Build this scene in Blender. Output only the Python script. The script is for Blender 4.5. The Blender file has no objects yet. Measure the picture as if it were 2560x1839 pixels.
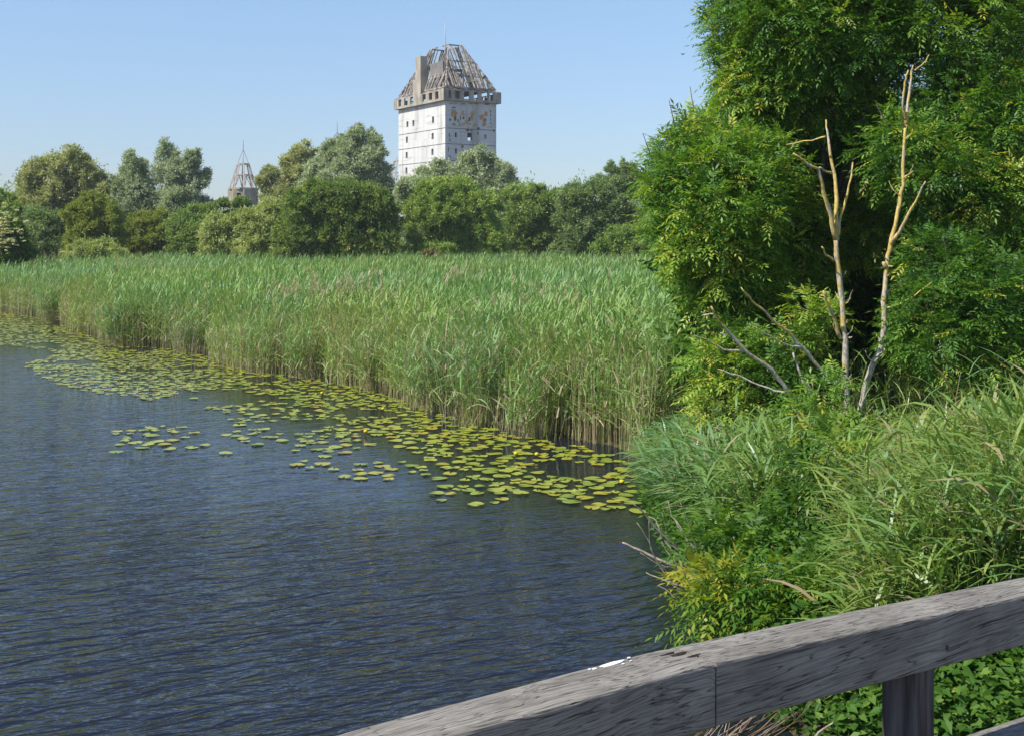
import bpy, math, random
import numpy as np
from mathutils import Vector, Matrix
R = math.radians
rng = np.random.default_rng(11)
random.seed(5)
scene = bpy.context.scene
COL = scene.collection

# ------------------------------------------------------------------ camera, sky, sun, exposure
EYE = 3.5            # metres above the water
F = 3000.0           # focal length in photo pixels (photo 2560 px wide)
HZ = 588.0           # horizon row
CXP = 1280.0
cam = bpy.data.cameras.new('camera'); camo = bpy.data.objects.new('camera', cam); COL.objects.link(camo)
cam.sensor_width = 36; cam.lens = 36*F/2560
cam.shift_y = -(919.5-HZ)/2560
cam.clip_start = 0.05; cam.clip_end = 6000
camo.location = (0, 0, EYE); camo.rotation_euler = (R(90), 0, 0)
scene.camera = camo

SUN_DIR = Vector((-0.83, -0.44, 0)).normalized()      # horizontal direction towards the sun
ELEV = R(50)
sun_vec = Vector((SUN_DIR.x*math.cos(ELEV), SUN_DIR.y*math.cos(ELEV), math.sin(ELEV)))
world = bpy.data.worlds.new('World'); scene.world = world; world.use_nodes = True
wn = world.node_tree.nodes; wl = world.node_tree.links
bg = wn['Background']
sky = wn.new('ShaderNodeTexSky'); sky.sky_type = 'NISHITA'; sky.sun_disc = False
sky.sun_elevation = ELEV
sky.sun_rotation = math.atan2(sun_vec.x, sun_vec.y)
sky.air_density = 1.0; sky.dust_density = 0.2; sky.ozone_density = 3.5; sky.altitude = 0
tcw = wn.new('ShaderNodeTexCoord'); sxyz = wn.new('ShaderNodeSeparateXYZ'); wl.new(tcw.outputs['Generated'], sxyz.inputs[0])
hz = wn.new('ShaderNodeValToRGB'); wl.new(sxyz.outputs[2], hz.inputs[0])       # hand-set ramp dims the sky colour near the horizon
e_ = hz.color_ramp.elements
for p_, c_ in ((0.0, (.57,.60,.74)), (.065, (.69,.665,.79)), (.137, (.90,.86,.92)), (.20, (1,1,1))):
    el = e_[0] if p_ == 0.0 else (e_[1] if p_ == .20 else e_.new(p_)); el.position = p_; el.color = (*c_, 1)
mxw = wn.new('ShaderNodeMix'); mxw.data_type = 'RGBA'; mxw.blend_type = 'MULTIPLY'; mxw.inputs[0].default_value = 1
wl.new(sky.outputs[0], mxw.inputs[6]); wl.new(hz.outputs[0], mxw.inputs[7]); wl.new(mxw.outputs[2], bg.inputs[0]); bg.inputs[1].default_value = 0.104
sl = bpy.data.lights.new('sun', 'SUN'); sl.energy = 4.1; sl.angle = R(0.5); sl.color = (1.0, 0.95, 0.87)
slo = bpy.data.objects.new('sun', sl); COL.objects.link(slo)
slo.rotation_euler = sun_vec.to_track_quat('Z', 'Y').to_euler()
slo.location = (-30, -20, 60)
scene.view_settings.view_transform = 'Standard'; scene.view_settings.look = 'None'
scene.view_settings.exposure = 0.65; scene.view_settings.gamma = 1.0
scene.cycles.max_bounces = 6; scene.cycles.transparent_max_bounces = 4
scene.cycles.diffuse_bounces = 3; scene.cycles.glossy_bounces = 3; scene.cycles.transmission_bounces = 3
scene.cycles.caustics_reflective = False; scene.cycles.caustics_refractive = False

# ------------------------------------------------------------------ helpers
def W(px, py, d):
    """photo pixel + distance along the view axis -> world point"""
    return np.array([(px-CXP)/F*d, d, EYE-(py-HZ)/F*d])
def G(px, py, z=0.0):
    """photo pixel of something standing at height z -> world ground point"""
    d = (EYE-z)*F/(py-HZ)
    return np.array([(px-CXP)/F*d, d, z])

def tag(o, label=None, cat=None, group=None, kind=None):
    if label: o['label'] = label
    if cat: o['category'] = cat
    if group: o['group'] = group
    if kind: o['kind'] = kind
    return o
def empty(name, loc, label, cat, group=None, rz=0):
    o = bpy.data.objects.new(name, None); COL.objects.link(o)
    o.location = loc; o.rotation_euler = (0, 0, rz); o.empty_display_size = 0.2
    return tag(o, label, cat, group)
def link(name, me, mat, parent=None, world_coords=True):
    if mat is not None and not me.materials: me.materials.append(mat)
    o = bpy.data.objects.new(name, me); COL.objects.link(o)
    if parent is not None:
        o.parent = parent
        if world_coords:      # mesh written in world coordinates: cancel the parent's placement
            pm = Matrix.LocRotScale(parent.location, parent.rotation_euler, None)
            o.matrix_parent_inverse = pm.inverted()
    return o
def qmesh(name, V, Q, attrs=None, smooth=False):
    """V (N,3), Q (M,k) -> mesh; attrs: dict name -> per face float"""
    me = bpy.data.meshes.new(name)
    V = np.ascontiguousarray(V, dtype=np.float32).reshape(-1, 3); Q = np.ascontiguousarray(Q, dtype=np.int32)
    k = Q.shape[1]; M = Q.shape[0]
    me.vertices.add(len(V)); me.vertices.foreach_set('co', V.ravel())
    me.loops.add(M*k); me.loops.foreach_set('vertex_index', Q.ravel())
    me.polygons.add(M); me.polygons.foreach_set('loop_start', np.arange(0, M*k, k, dtype=np.int32))
    if smooth: me.polygons.foreach_set('use_smooth', np.ones(M, dtype=bool))
    me.update(calc_edges=True)
    for n, a in (attrs or {}).items():
        at = me.attributes.new(n, 'FLOAT', 'FACE'); at.data.foreach_set('value', np.ascontiguousarray(a, dtype=np.float32))
    return me
class MB:
    """plain mesh builder for boxes, bars, tubes and polygons"""
    def __init__(s): s.v = []; s.f = []
    def add(s, vs, fs):
        b = len(s.v); s.v += [tuple(map(float, p)) for p in vs]; s.f += [tuple(i+b for i in f) for f in fs]
    def hexa(s, c):           # 8 corners: bottom 4 ccw, top 4 ccw
        s.add(c, [(3,2,1,0),(4,5,6,7),(0,1,5,4),(1,2,6,5),(2,3,7,6),(3,0,4,7)])
    def box(s, lo, hi):
        x0,y0,z0 = lo; x1,y1,z1 = hi
        s.hexa([(x0,y0,z0),(x1,y0,z0),(x1,y1,z0),(x0,y1,z0),(x0,y0,z1),(x1,y0,z1),(x1,y1,z1),(x0,y1,z1)])
    def bar(s, a, b, w, h=None):
        a = Vector(a); b = Vector(b); h = h or w
        t = (b-a).normalized(); up = Vector((0,0,1)) if abs(t.z) < 0.95 else Vector((1,0,0))
        u = t.cross(up).normalized()*w/2; v = t.cross(u).normalized()*h/2
        s.hexa([a-u-v, a+u-v, a+u+v, a-u+v, b-u-v, b+u-v, b+u+v, b-u+v])
    def tube(s, pts, radii, n=7):
        pts = [Vector(p) for p in pts]; rings = []
        prev = None
        for i, p in enumerate(pts):
            t = (pts[min(i+1, len(pts)-1)]-pts[max(i-1, 0)]).normalized()
            if prev is None:
                u = t.cross(Vector((0,0,1)) if abs(t.z) < 0.9 else Vector((1,0,0))).normalized()
            else:
                u = (prev-t*prev.dot(t)).normalized()
            prev = u; w = t.cross(u)
            rings.append([p+(u*math.cos(a)+w*math.sin(a))*radii[i] for a in [2*math.pi*k/n for k in range(n)]])
        vs = [q for r in rings for q in r]; fs = []
        for i in range(len(rings)-1):
            for k in range(n):
                fs.append((i*n+k, i*n+(k+1)%n, (i+1)*n+(k+1)%n, (i+1)*n+k))
        fs.append(tuple(range(n))[::-1]); fs.append(tuple((len(rings)-1)*n+k for k in range(n)))
        s.add(vs, fs)
    def build(s, name, mat, parent=None, smooth=False, world_coords=True):
        me = bpy.data.meshes.new(name); me.from_pydata(s.v, [], s.f); me.update()
        if smooth: me.polygons.foreach_set('use_smooth', [True]*len(me.polygons))
        return link(name, me, mat, parent, world_coords)
def unit(a):
    return a/np.maximum(np.linalg.norm(a, axis=-1, keepdims=True), 1e-9)
def rdir(n):
    return unit(rng.normal(size=(n, 3)))
def frame(A, Nn):
    """side vector and true normal for axis A and rough normal Nn"""
    S = unit(np.cross(A, Nn)); return S, np.cross(S, A)
def kites(P, A, Nn, L, Wd, fold=0.12):
    """one folded 4-cornered leaf per row -> V, Q"""
    n = len(P); S, N2 = frame(A, Nn); L = np.broadcast_to(L, (n,))[:, None]; Wd = np.broadcast_to(Wd, (n,))[:, None]
    V = np.empty((n, 4, 3)); mid = P+A*L*0.45
    V[:, 0] = P; V[:, 1] = mid+S*Wd/2+N2*Wd*fold; V[:, 2] = P+A*L-N2*L*0.06; V[:, 3] = mid-S*Wd/2+N2*Wd*fold
    return V.reshape(-1, 3), np.arange(n*4).reshape(n, 4)
def blades(P, A, side, L, Wd, droop, k=3, dirh=None):
    """arching strips: P(s)=P+A*s*L + bend*s^2 ; returns V,Q, faces per blade k"""
    n = len(P); L = np.broadcast_to(L, (n,)); Wd = np.broadcast_to(Wd, (n,)); droop = np.broadcast_to(droop, (n,))
    if dirh is None:
        dirh = A.copy(); dirh[:, 2] = 0; dirh = unit(dirh+1e-6)
    s = np.linspace(0, 1, k+1); prof = np.array([0.7, 1.0, 0.75, 0.06]) if k == 3 else np.interp(s, [0, .3, .7, 1], [0.6, 1, .8, .05])
    C = P[:, None]+A[:, None]*(s[None, :, None]*L[:, None, None])
    C = C+dirh[:, None]*(0.55*droop*L)[:, None, None]*(s**2)[None, :, None]
    C[:, :, 2] -= (droop*L)[:, None]*(s**2)[None]*0.85
    V = np.empty((n, k+1, 2, 3)); w = (Wd[:, None]*prof[None])[:, :, None]/2
    V[:, :, 0] = C-side[:, None]*w; V[:, :, 1] = C+side[:, None]*w
    base = (np.arange(n)*(k+1)*2)[:, None]; i = np.arange(k)[None]*2
    Q = np.stack([base+i, base+i+1, base+i+3, base+i+2], -1).reshape(-1, 4)
    return V.reshape(-1, 3), Q
class Acc:
    """gathers quads with a tint value"""
    def __init__(s): s.V = []; s.Q = []; s.T = []; s.n = 0
    def add(s, V, Q, T):
        s.V.append(V); s.Q.append(Q+s.n); s.T.append(np.broadcast_to(T, (len(Q),))); s.n += len(V)
    def mesh(s, name):
        return qmesh(name, np.concatenate(s.V), np.concatenate(s.Q), {'tint': np.concatenate(s.T)})

# ------------------------------------------------------------------ materials
def new_mat(name):
    m = bpy.data.materials.new(name); m.use_nodes = True
    nt = m.node_tree; b = nt.nodes['Principled BSDF']
    return m, nt, b
def N(nt, t, **kw):
    n = nt.nodes.new(t)
    for k, v in kw.items():
        if k.startswith('i_'): n.inputs[k[2:].replace('_', ' ')].default_value = v
        else: setattr(n, k, v)
    return n
def ramp(nt, stops, interp='LINEAR'):
    r = nt.nodes.new('ShaderNodeValToRGB'); r.color_ramp.interpolation = interp
    e = r.color_ramp.elements
    while len(e) < len(stops): e.new(0.5)
    for el, (p, c) in zip(e, stops):
        el.position = p; el.color = (*c, 1) if len(c) == 3 else c
    return r
def leaf_mat(name, stops, transl=0.38, rough=0.45, spec=0.35, tcol=(1.25, 1.25, 0.45)):
    m, nt, b = new_mat(name); L = nt.links
    at = N(nt, 'ShaderNodeAttribute', attribute_name='tint'); r = ramp(nt, stops)
    L.new(at.outputs['Fac'], r.inputs[0]); L.new(r.outputs[0], b.inputs['Base Color'])
    b.inputs['Roughness'].default_value = rough; b.inputs['Specular IOR Level'].default_value = spec
    tr = N(nt, 'ShaderNodeBsdfTranslucent'); mx = N(nt, 'ShaderNodeMix', data_type='RGBA', blend_type='MULTIPLY')
    mx.inputs[0].default_value = 1; L.new(r.outputs[0], mx.inputs[6]); mx.inputs[7].default_value = (*tcol, 1)
    L.new(mx.outputs[2], tr.inputs[0])
    ms = N(nt, 'ShaderNodeMixShader'); ms.inputs[0].default_value = transl
    L.new(b.outputs[0], ms.inputs[1]); L.new(tr.outputs[0], ms.inputs[2])
    L.new(ms.outputs[0], nt.nodes['Material Output'].inputs[0])
    return m
def noise_mat(name, c1, c2, scale=5.0, rough=0.85, bump=0.3, c3=None, detail=6, stretch=(1,1,1), lo=.35, hi=.65, dist=0.02):
    m, nt, b = new_mat(name); L = nt.links
    tc = N(nt, 'ShaderNodeTexCoord'); mp = N(nt, 'ShaderNodeMapping'); mp.inputs['Scale'].default_value = stretch
    no = N(nt, 'ShaderNodeTexNoise'); no.inputs['Scale'].default_value = scale; no.inputs['Detail'].default_value = detail
    L.new(tc.outputs['Object'], mp.inputs[0]); L.new(mp.outputs[0], no.inputs[0])
    st = [(lo, c1), (hi, c2)] + ([(min(hi+.12, 1), c3)] if c3 else [])
    r = ramp(nt, st); L.new(no.outputs[0], r.inputs[0]); L.new(r.outputs[0], b.inputs['Base Color'])
    b.inputs['Roughness'].default_value = rough; b.inputs['Specular IOR Level'].default_value = 0.25
    bp = N(nt, 'ShaderNodeBump'); bp.inputs['Strength'].default_value = bump; bp.inputs['Distance'].default_value = dist
    L.new(no.outputs[0], bp.inputs['Height']); L.new(bp.outputs[0], b.inputs['Normal'])
    return m

M = {}
M['reed'] = leaf_mat('reed_leaves', [(0, (.42,.35,.22)), (.10, (.46,.40,.24)), (.16, (.38,.42,.13)), (.45, (.27,.40,.11)), (.75, (.22,.38,.14)), (1, (.29,.44,.22))], .30, .5, .25, (1.1,1.15,.6))
M['grass'] = leaf_mat('bank_grass_leaves', [(0, (.36,.28,.16)), (.10, (.38,.33,.17)), (.15, (.28,.35,.08)), (.5, (.165,.285,.06)), (.85, (.14,.27,.10)), (1, (.21,.35,.17))], .33, .4, .5, (1.15,1.2,.5))
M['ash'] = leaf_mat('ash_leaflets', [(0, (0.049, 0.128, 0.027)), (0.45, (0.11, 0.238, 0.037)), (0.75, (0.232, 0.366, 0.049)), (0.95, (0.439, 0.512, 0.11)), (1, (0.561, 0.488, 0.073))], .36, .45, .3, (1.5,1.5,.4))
M['ash_near'] = leaf_mat('sapling_leaflets', [(0, (0.034, 0.103, 0.016)), (0.45, (0.086, 0.196, 0.023)), (0.8, (0.196, 0.287, 0.029)), (1, (0.437, 0.391, 0.046))], .38, .45, .3, (1.4,1.45,.4))
M['willow'] = leaf_mat('willow_leaves', [(0, (0.245, 0.309, 0.166)), (0.5, (0.443, 0.516, 0.307)), (1, (0.66, 0.66, 0.585))], .36, .65, .15, (1.1,1.15,.6))
M['willow_olive'] = leaf_mat('olive_willow_leaves', [(0, (0.211, 0.256, 0.101)), (0.5, (0.4, 0.434, 0.188)), (1, (0.65, 0.656, 0.346))], .36, .65, .15, (1.1,1.1,.55))
M['poplar'] = leaf_mat('poplar_leaves', [(0, (0.239, 0.318, 0.182)), (0.5, (0.428, 0.508, 0.309)), (1, (0.66, 0.66, 0.561))], .36, .65, .15, (1.1,1.15,.65))
M['bush_dark'] = leaf_mat('dark_bush_leaves', [(0, (0.096, 0.166, 0.05)), (0.5, (0.196, 0.292, 0.074)), (1, (0.466, 0.486, 0.138))], .36, .65, .15)
M['bush_yellow'] = leaf_mat('yellow_bush_leaves', [(0, (0.133, 0.213, 0.056)), (0.5, (0.265, 0.385, 0.092)), (1, (0.498, 0.56, 0.17))], .36, .65, .15)
M['bush_olive'] = leaf_mat('olive_bush_leaves', [(0, (0.131, 0.167, 0.039)), (0.5, (0.25, 0.31, 0.066)), (1, (0.448, 0.447, 0.137))], .36, .65, .15)
M['bush_green'] = leaf_mat('green_bush_leaves', [(0, (0.109, 0.191, 0.056)), (0.5, (0.229, 0.337, 0.097)), (1, (0.452, 0.521, 0.186))], .36, .65, .15)
M['bush_pale'] = leaf_mat('pale_bush_leaves', [(0, (0.201, 0.273, 0.09)), (0.5, (0.376, 0.45, 0.165)), (1, (0.659, 0.66, 0.341))], .36, .65, .15)
M['bush_grey'] = leaf_mat('grey_bush_leaves', [(0, (0.124, 0.193, 0.076)), (0.5, (0.235, 0.328, 0.129)), (1, (0.441, 0.526, 0.273))], .36, .65, .15)
M['blossom'] = leaf_mat('elder_blossom', [(0, (.55,.55,.22)), (1, (.75,.72,.40))], .2, .6, .2, (1,1,.8))
M['dead_leaf'] = leaf_mat('withered_leaves', [(0, (.13,.07,.04)), (1, (.25,.15,.09))], .2, .6, .2, (1,.9,.8))
M['bindweed'] = leaf_mat('bindweed_leaves', [(0, (.03,.09,.015)), (.5, (.075,.17,.022)), (.9, (.17,.27,.04)), (1, (.33,.33,.05))], .38, .5, .22, (1.3,1.4,.4))
M['pad'] = leaf_mat('lily_pad', [(0, (.12,.17,.03)), (.35, (.22,.29,.04)), (.75, (.34,.37,.05)), (.93, (.36,.33,.035)), (1, (.34,.24,.06))], .08, .3, .6)
M['bark'] = noise_mat('bark', (.05,.04,.03), (.14,.115,.085), 12, .9, .5, stretch=(1,1,.2))
M['twig'] = noise_mat('dry_twig', (.22,.18,.14), (.42,.36,.29), 20, .8, .2)
M['rust_twig'] = noise_mat('brown_twig', (.16,.09,.045), (.30,.19,.11), 20, .8, .2)
M['ground'] = noise_mat('soil', (.045,.032,.018), (.085,.075,.03), 2.0, .95, .4, detail=8)
M['stemdark'] = noise_mat('sapling_bark', (.035,.045,.02), (.10,.12,.05), 25, .7, .2)

def lichen_bark():
    m, nt, b = new_mat('lichen_bark'); L = nt.links
    tc = N(nt, 'ShaderNodeTexCoord')
    n1 = N(nt, 'ShaderNodeTexNoise'); n1.inputs['Scale'].default_value = 3.2; n1.inputs['Detail'].default_value = 8; n1.inputs['Roughness'].default_value = .7
    n2 = N(nt, 'ShaderNodeTexNoise'); n2.inputs['Scale'].default_value = 40; n2.inputs['Detail'].default_value = 5
    mp = N(nt, 'ShaderNodeMapping'); mp.inputs['Scale'].default_value = (1, 1, .45)
    L.new(tc.outputs['Object'], mp.inputs[0]); L.new(mp.outputs[0], n2.inputs[0]); L.new(tc.outputs['Object'], n1.inputs[0])
    grey = ramp(nt, [(.3, (.17,.145,.11)), (.5, (.38,.34,.28)), (.7, (.58,.53,.45))]); L.new(n2.outputs[0], grey.inputs[0])
    sep = N(nt, 'ShaderNodeSeparateXYZ'); L.new(tc.outputs['Object'], sep.inputs[0])
    mr = N(nt, 'ShaderNodeMapRange'); mr.inputs[1].default_value = 1.2; mr.inputs[2].default_value = 2.7; mr.inputs[3].default_value = -.14; mr.inputs[4].default_value = .075
    L.new(sep.outputs[2], mr.inputs[0])
    ad = N(nt, 'ShaderNodeMath', operation='ADD'); L.new(n1.outputs[0], ad.inputs[0]); L.new(mr.outputs[0], ad.inputs[1])
    mask = ramp(nt, [(.49, (0,0,0)), (.56, (.95,.95,.95))]); L.new(ad.outputs[0], mask.inputs[0])
    mx = N(nt, 'ShaderNodeMix', data_type='RGBA'); L.new(mask.outputs[0], mx.inputs[0]); L.new(grey.outputs[0], mx.inputs[6])
    lc = ramp(nt, [(.35, (.34,.24,.06)), (.6, (.62,.45,.12))]); L.new(n2.outputs[0], lc.inputs[0]); L.new(lc.outputs[0], mx.inputs[7])
    L.new(mx.outputs[2], b.inputs['Base Color']); b.inputs['Roughness'].default_value = .9
    bp = N(nt, 'ShaderNodeBump'); bp.inputs['Strength'].default_value = .6; bp.inputs['Distance'].default_value = .01
    L.new(n2.outputs[0], bp.inputs['Height']); L.new(bp.outputs[0], b.inputs['Normal'])
    return m
M['lichen'] = lichen_bark()

def water_mat():
    m, nt, b = new_mat('water'); L = nt.links
    b.inputs['Base Color'].default_value = (.012, .015, .022, 1); b.inputs['Roughness'].default_value = .035
    b.inputs['IOR'].default_value = 1.37; b.inputs['Specular IOR Level'].default_value = .5
    tc = N(nt, 'ShaderNodeTexCoord')
    def layer(rot, sx, sy, scale, detail, dist=0.0):
        mp = N(nt, 'ShaderNodeMapping'); mp.inputs['Rotation'].default_value = (0, 0, R(rot)); mp.inputs['Scale'].default_value = (sx, sy, 1)
        # rotate first, then stretch
        mp.vector_type = 'POINT'
        mr = N(nt, 'ShaderNodeMapping'); mr.inputs['Rotation'].default_value = (0, 0, R(rot))
        ms = N(nt, 'ShaderNodeMapping'); ms.inputs['Scale'].default_value = (sx, sy, 1)
        no = N(nt, 'ShaderNodeTexNoise'); no.inputs['Scale'].default_value = scale; no.inputs['Detail'].default_value = detail
        no.inputs['Roughness'].default_value = .5; no.inputs['Distortion'].default_value = dist
        L.new(tc.outputs['Object'], mr.inputs[0]); L.new(mr.outputs[0], ms.inputs[0]); L.new(ms.outputs[0], no.inputs[0])
        nt.nodes.remove(mp)
        return no.outputs[0]
    def math_(op, a, bb):
        n = N(nt, 'ShaderNodeMath', operation=op)
        for i, q in enumerate((a, bb)):
            if isinstance(q, (int, float)): n.inputs[i].default_value = q
            else: L.new(q, n.inputs[i])
        return n.outputs[0]
    a = layer(-20, .34, 1.0, 6.2, 3, .5)
    c = layer(-38, .35, 1.0, 2.1, 2, .4)
    e = layer(8, .4, 1.0, 10.0, 2, .3)
    f_ = layer(-27, .30, 1.0, 4.4, 2, .8)
    rid = math_('SUBTRACT', 1.0, math_('ABSOLUTE', math_('SUBTRACT', math_('MULTIPLY', f_, 2.0), 1.0), 0))
    h = math_('ADD', math_('ADD', math_('MULTIPLY', a, .050), math_('MULTIPLY', c, .060)), math_('ADD', math_('MULTIPLY', e, .012), math_('MULTIPLY', rid, .030)))
    # wind patches: calmer near the plants
    big = N(nt, 'ShaderNodeTexNoise'); big.inputs['Scale'].default_value = .18; big.inputs['Detail'].default_value = 2
    L.new(tc.outputs['Object'], big.inputs[0])
    sep = N(nt, 'ShaderNodeSeparateXYZ'); L.new(tc.outputs['Object'], sep.inputs[0])
    calm = N(nt, 'ShaderNodeAttribute', attribute_name='calm')
    amp = math_('MULTIPLY', math_('ADD', math_('MULTIPLY', big.outputs[0], .9), .55), math_('SUBTRACT', 1.0, calm.outputs['Fac']))
    bp = N(nt, 'ShaderNodeBump'); bp.inputs['Distance'].default_value = 1.0; bp.inputs['Strength'].default_value = 1.0
    L.new(math_('MULTIPLY', h, amp), bp.inputs['Height']); L.new(bp.outputs[0], b.inputs['Normal'])
    return m
M['water'] = water_mat()

def wood_mat(name, swirl, seed):
    """weathered grey oak: long grain, dark checks"""
    m, nt, b = new_mat(name); L = nt.links
    tc = N(nt, 'ShaderNodeTexCoord')
    wob = N(nt, 'ShaderNodeTexNoise'); wob.inputs['Scale'].default_value = 2.6; wob.inputs['Detail'].default_value = 1.5
    mpw = N(nt, 'ShaderNodeMapping'); mpw.inputs['Scale'].default_value = (1.0, 2.2, 2.2); mpw.inputs['Location'].default_value = (seed, 0, 0)
    L.new(tc.outputs['Object'], mpw.inputs[0]); L.new(mpw.outputs[0], wob.inputs[0])
    vm = N(nt, 'ShaderNodeVectorMath', operation='MULTIPLY_ADD'); L.new(wob.outputs['Color'], vm.inputs[0])
    vm.inputs[1].default_value = (0, swirl, swirl); L.new(tc.outputs['Object'], vm.inputs[2])
    def gr(sx, sy, det, sc=1.0, rough=.6):
        mp = N(nt, 'ShaderNodeMapping'); mp.inputs['Scale'].default_value = (sx, sy, sy); L.new(vm.outputs[0], mp.inputs[0])
        no = N(nt, 'ShaderNodeTexNoise'); no.inputs['Scale'].default_value = sc; no.inputs['Detail'].default_value = det; no.inputs['Roughness'].default_value = rough
        L.new(mp.outputs[0], no.inputs[0]); return no.outputs[0]
    fine = gr(4, 210, 4); crack = gr(1.6, 230, 3, 1, .55); patch = gr(4, 9, 6, 1, .65)
    rings = gr(1.1, 34, 2, 1, .4)
    fm = N(nt, 'ShaderNodeMath', operation='MULTIPLY'); fm.inputs[1].default_value = 11; L.new(rings, fm.inputs[0])
    fq = N(nt, 'ShaderNodeMath', operation='FRACT'); L.new(fm.outputs[0], fq.inputs[0])
    rl_ = ramp(nt, [(.0, (.34,.33,.32)), (.06, (.42,.41,.4)), (.15, (1,1,1)), (.9, (1.06,1.05,1.03)), (1, (.9,.9,.9))]); L.new(fq.outputs[0], rl_.inputs[0])
    base = ramp(nt, [(.30, (.17,.154,.130)), (.5, (.25,.232,.203)), (.72, (.35,.328,.285))]); L.new(patch, base.inputs[0])
    fr = ramp(nt, [(.36, (.55,.54,.53)), (.55, (1,1,1)), (.75, (1.15,1.14,1.12))]); L.new(fine, fr.inputs[0])
    cr = ramp(nt, [(.31, (.14,.13,.12)), (.365, (1,1,1))]); L.new(crack, cr.inputs[0])
    m1 = N(nt, 'ShaderNodeMix', data_type='RGBA', blend_type='MULTIPLY'); m1.inputs[0].default_value = 1
    L.new(base.outputs[0], m1.inputs[6]); L.new(fr.outputs[0], m1.inputs[7])
    m2 = N(nt, 'ShaderNodeMix', data_type='RGBA', blend_type='MULTIPLY'); m2.inputs[0].default_value = 1
    L.new(m1.outputs[2], m2.inputs[6]); L.new(cr.outputs[0], m2.inputs[7])
    m3 = N(nt, 'ShaderNodeMix', data_type='RGBA', blend_type='MULTIPLY'); m3.inputs[0].default_value = 1
    L.new(m2.outputs[2], m3.inputs[6]); L.new(rl_.outputs[0], m3.inputs[7]); L.new(m3.outputs[2], b.inputs['Base Color'])
    b.inputs['Roughness'].default_value = .8; b.inputs['Specular IOR Level'].default_value = .3
    ad = N(nt, 'ShaderNodeMath', operation='MULTIPLY_ADD'); L.new(cr.outputs[0], ad.inputs[0]); ad.inputs[1].default_value = 1.2; L.new(fine, ad.inputs[2])
    bp = N(nt, 'ShaderNodeBump'); bp.inputs['Strength'].default_value = .9; bp.inputs['Distance'].default_value = .0022
    L.new(ad.outputs[0], bp.inputs['Height']); L.new(bp.outputs[0], b.inputs['Normal'])
    return m
M['wood_a'] = wood_mat('weathered_wood_swirled', .10, 3.0)
M['wood_b'] = wood_mat('weathered_wood_straight', .02, 7.0)
M['wood_c'] = noise_mat('dark_post_wood', (.045,.04,.036), (.12,.108,.10), 6, .8, .5, stretch=(10,10,.8))
M['deck'] = noise_mat('deck_boards', (.12,.11,.10), (.24,.22,.20), 8, .85, .4, stretch=(1,8,1))
M['iron'] = noise_mat('dark_iron', (.03,.03,.032), (.07,.065,.06), 60, .5, .1)
M['white'] = noise_mat('white_dropping', (.74,.74,.70), (.82,.82,.80), 120, .7, .1)

def wall_paint():
    """old white paint over concrete panels: stains, board marks"""
    m, nt, b = new_mat('peeling_white_paint'); L = nt.links
    tc = N(nt, 'ShaderNodeTexCoord')
    n1 = N(nt, 'ShaderNodeTexNoise'); n1.inputs['Scale'].default_value = .5; n1.inputs['Detail'].default_value = 7
    mp = N(nt, 'ShaderNodeMapping'); mp.inputs['Scale'].default_value = (1.2, 1.2, .25)
    L.new(tc.outputs['Object'], mp.inputs[0]); L.new(mp.outputs[0], n1.inputs[0])
    r1 = ramp(nt, [(.32, (.46,.44,.39)), (.46, (.62,.61,.57)), (.65, (.68,.67,.635))]); L.new(n1.outputs[0], r1.inputs[0])
    n2 = N(nt, 'ShaderNodeTexNoise'); n2.inputs['Scale'].default_value = 1.0; n2.inputs['Detail'].default_value = 4
    mp2 = N(nt, 'ShaderNodeMapping'); mp2.inputs['Scale'].default_value = (.25, .25, 3.2)
    L.new(tc.outputs['Object'], mp2.inputs[0]); L.new(mp2.outputs[0], n2.inputs[0])
    r2 = ramp(nt, [(.36, (.70,.67,.62)), (.43, (1,1,1))]); L.new(n2.outputs[0], r2.inputs[0])
    mx = N(nt, 'ShaderNodeMix', data_type='RGBA', blend_type='MULTIPLY'); mx.inputs[0].default_value = .6
    L.new(r1.outputs[0], mx.inputs[6]); L.new(r2.outputs[0], mx.inputs[7]); L.new(mx.outputs[2], b.inputs['Base Color'])
    b.inputs['Roughness'].default_value = .85
    return m
M['paint'] = wall_paint()
M['concrete'] = noise_mat('bare_concrete', (.26,.225,.17), (.46,.41,.33), .8, .9, .3, stretch=(1,1,.4))
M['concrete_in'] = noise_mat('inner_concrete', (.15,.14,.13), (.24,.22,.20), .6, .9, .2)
M['groove'] = noise_mat('dark_joint', (.14,.13,.11), (.24,.22,.19), 1, .9, .2)
M['timber'] = noise_mat('old_roof_timber', (.13,.11,.09), (.44,.39,.33), 1.6, .85, .2)
M['brick'] = noise_mat('exposed_brick', (.45,.21,.06), (.66,.36,.11), 1.2, .9, .2)
M['red_stain'] = noise_mat('rusty_stain', (.17,.085,.06), (.27,.14,.10), 1.5, .9, .2)
M['graf_green'] = noise_mat('green_spray_paint', (.10,.28,.03), (.22,.42,.05), 2, .8, 0)
M['graf_dark'] = noise_mat('dark_spray_paint', (.03,.04,.04), (.07,.08,.08), 2, .8, 0)
M['graf_blue'] = noise_mat('blue_spray_paint', (.05,.09,.30), (.09,.14,.38), 2, .8, 0)
M['graf_red'] = noise_mat('red_spray_paint', (.22,.04,.04), (.32,.07,.06), 2, .8, 0)
M['steel'] = noise_mat('galvanised_steel', (.33,.35,.38), (.44,.46,.48), 3, .5, .1)
M['spire_timber'] = noise_mat('pale_spire_beams', (.36,.32,.28), (.52,.48,.43), 1, .8, .1)

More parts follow.
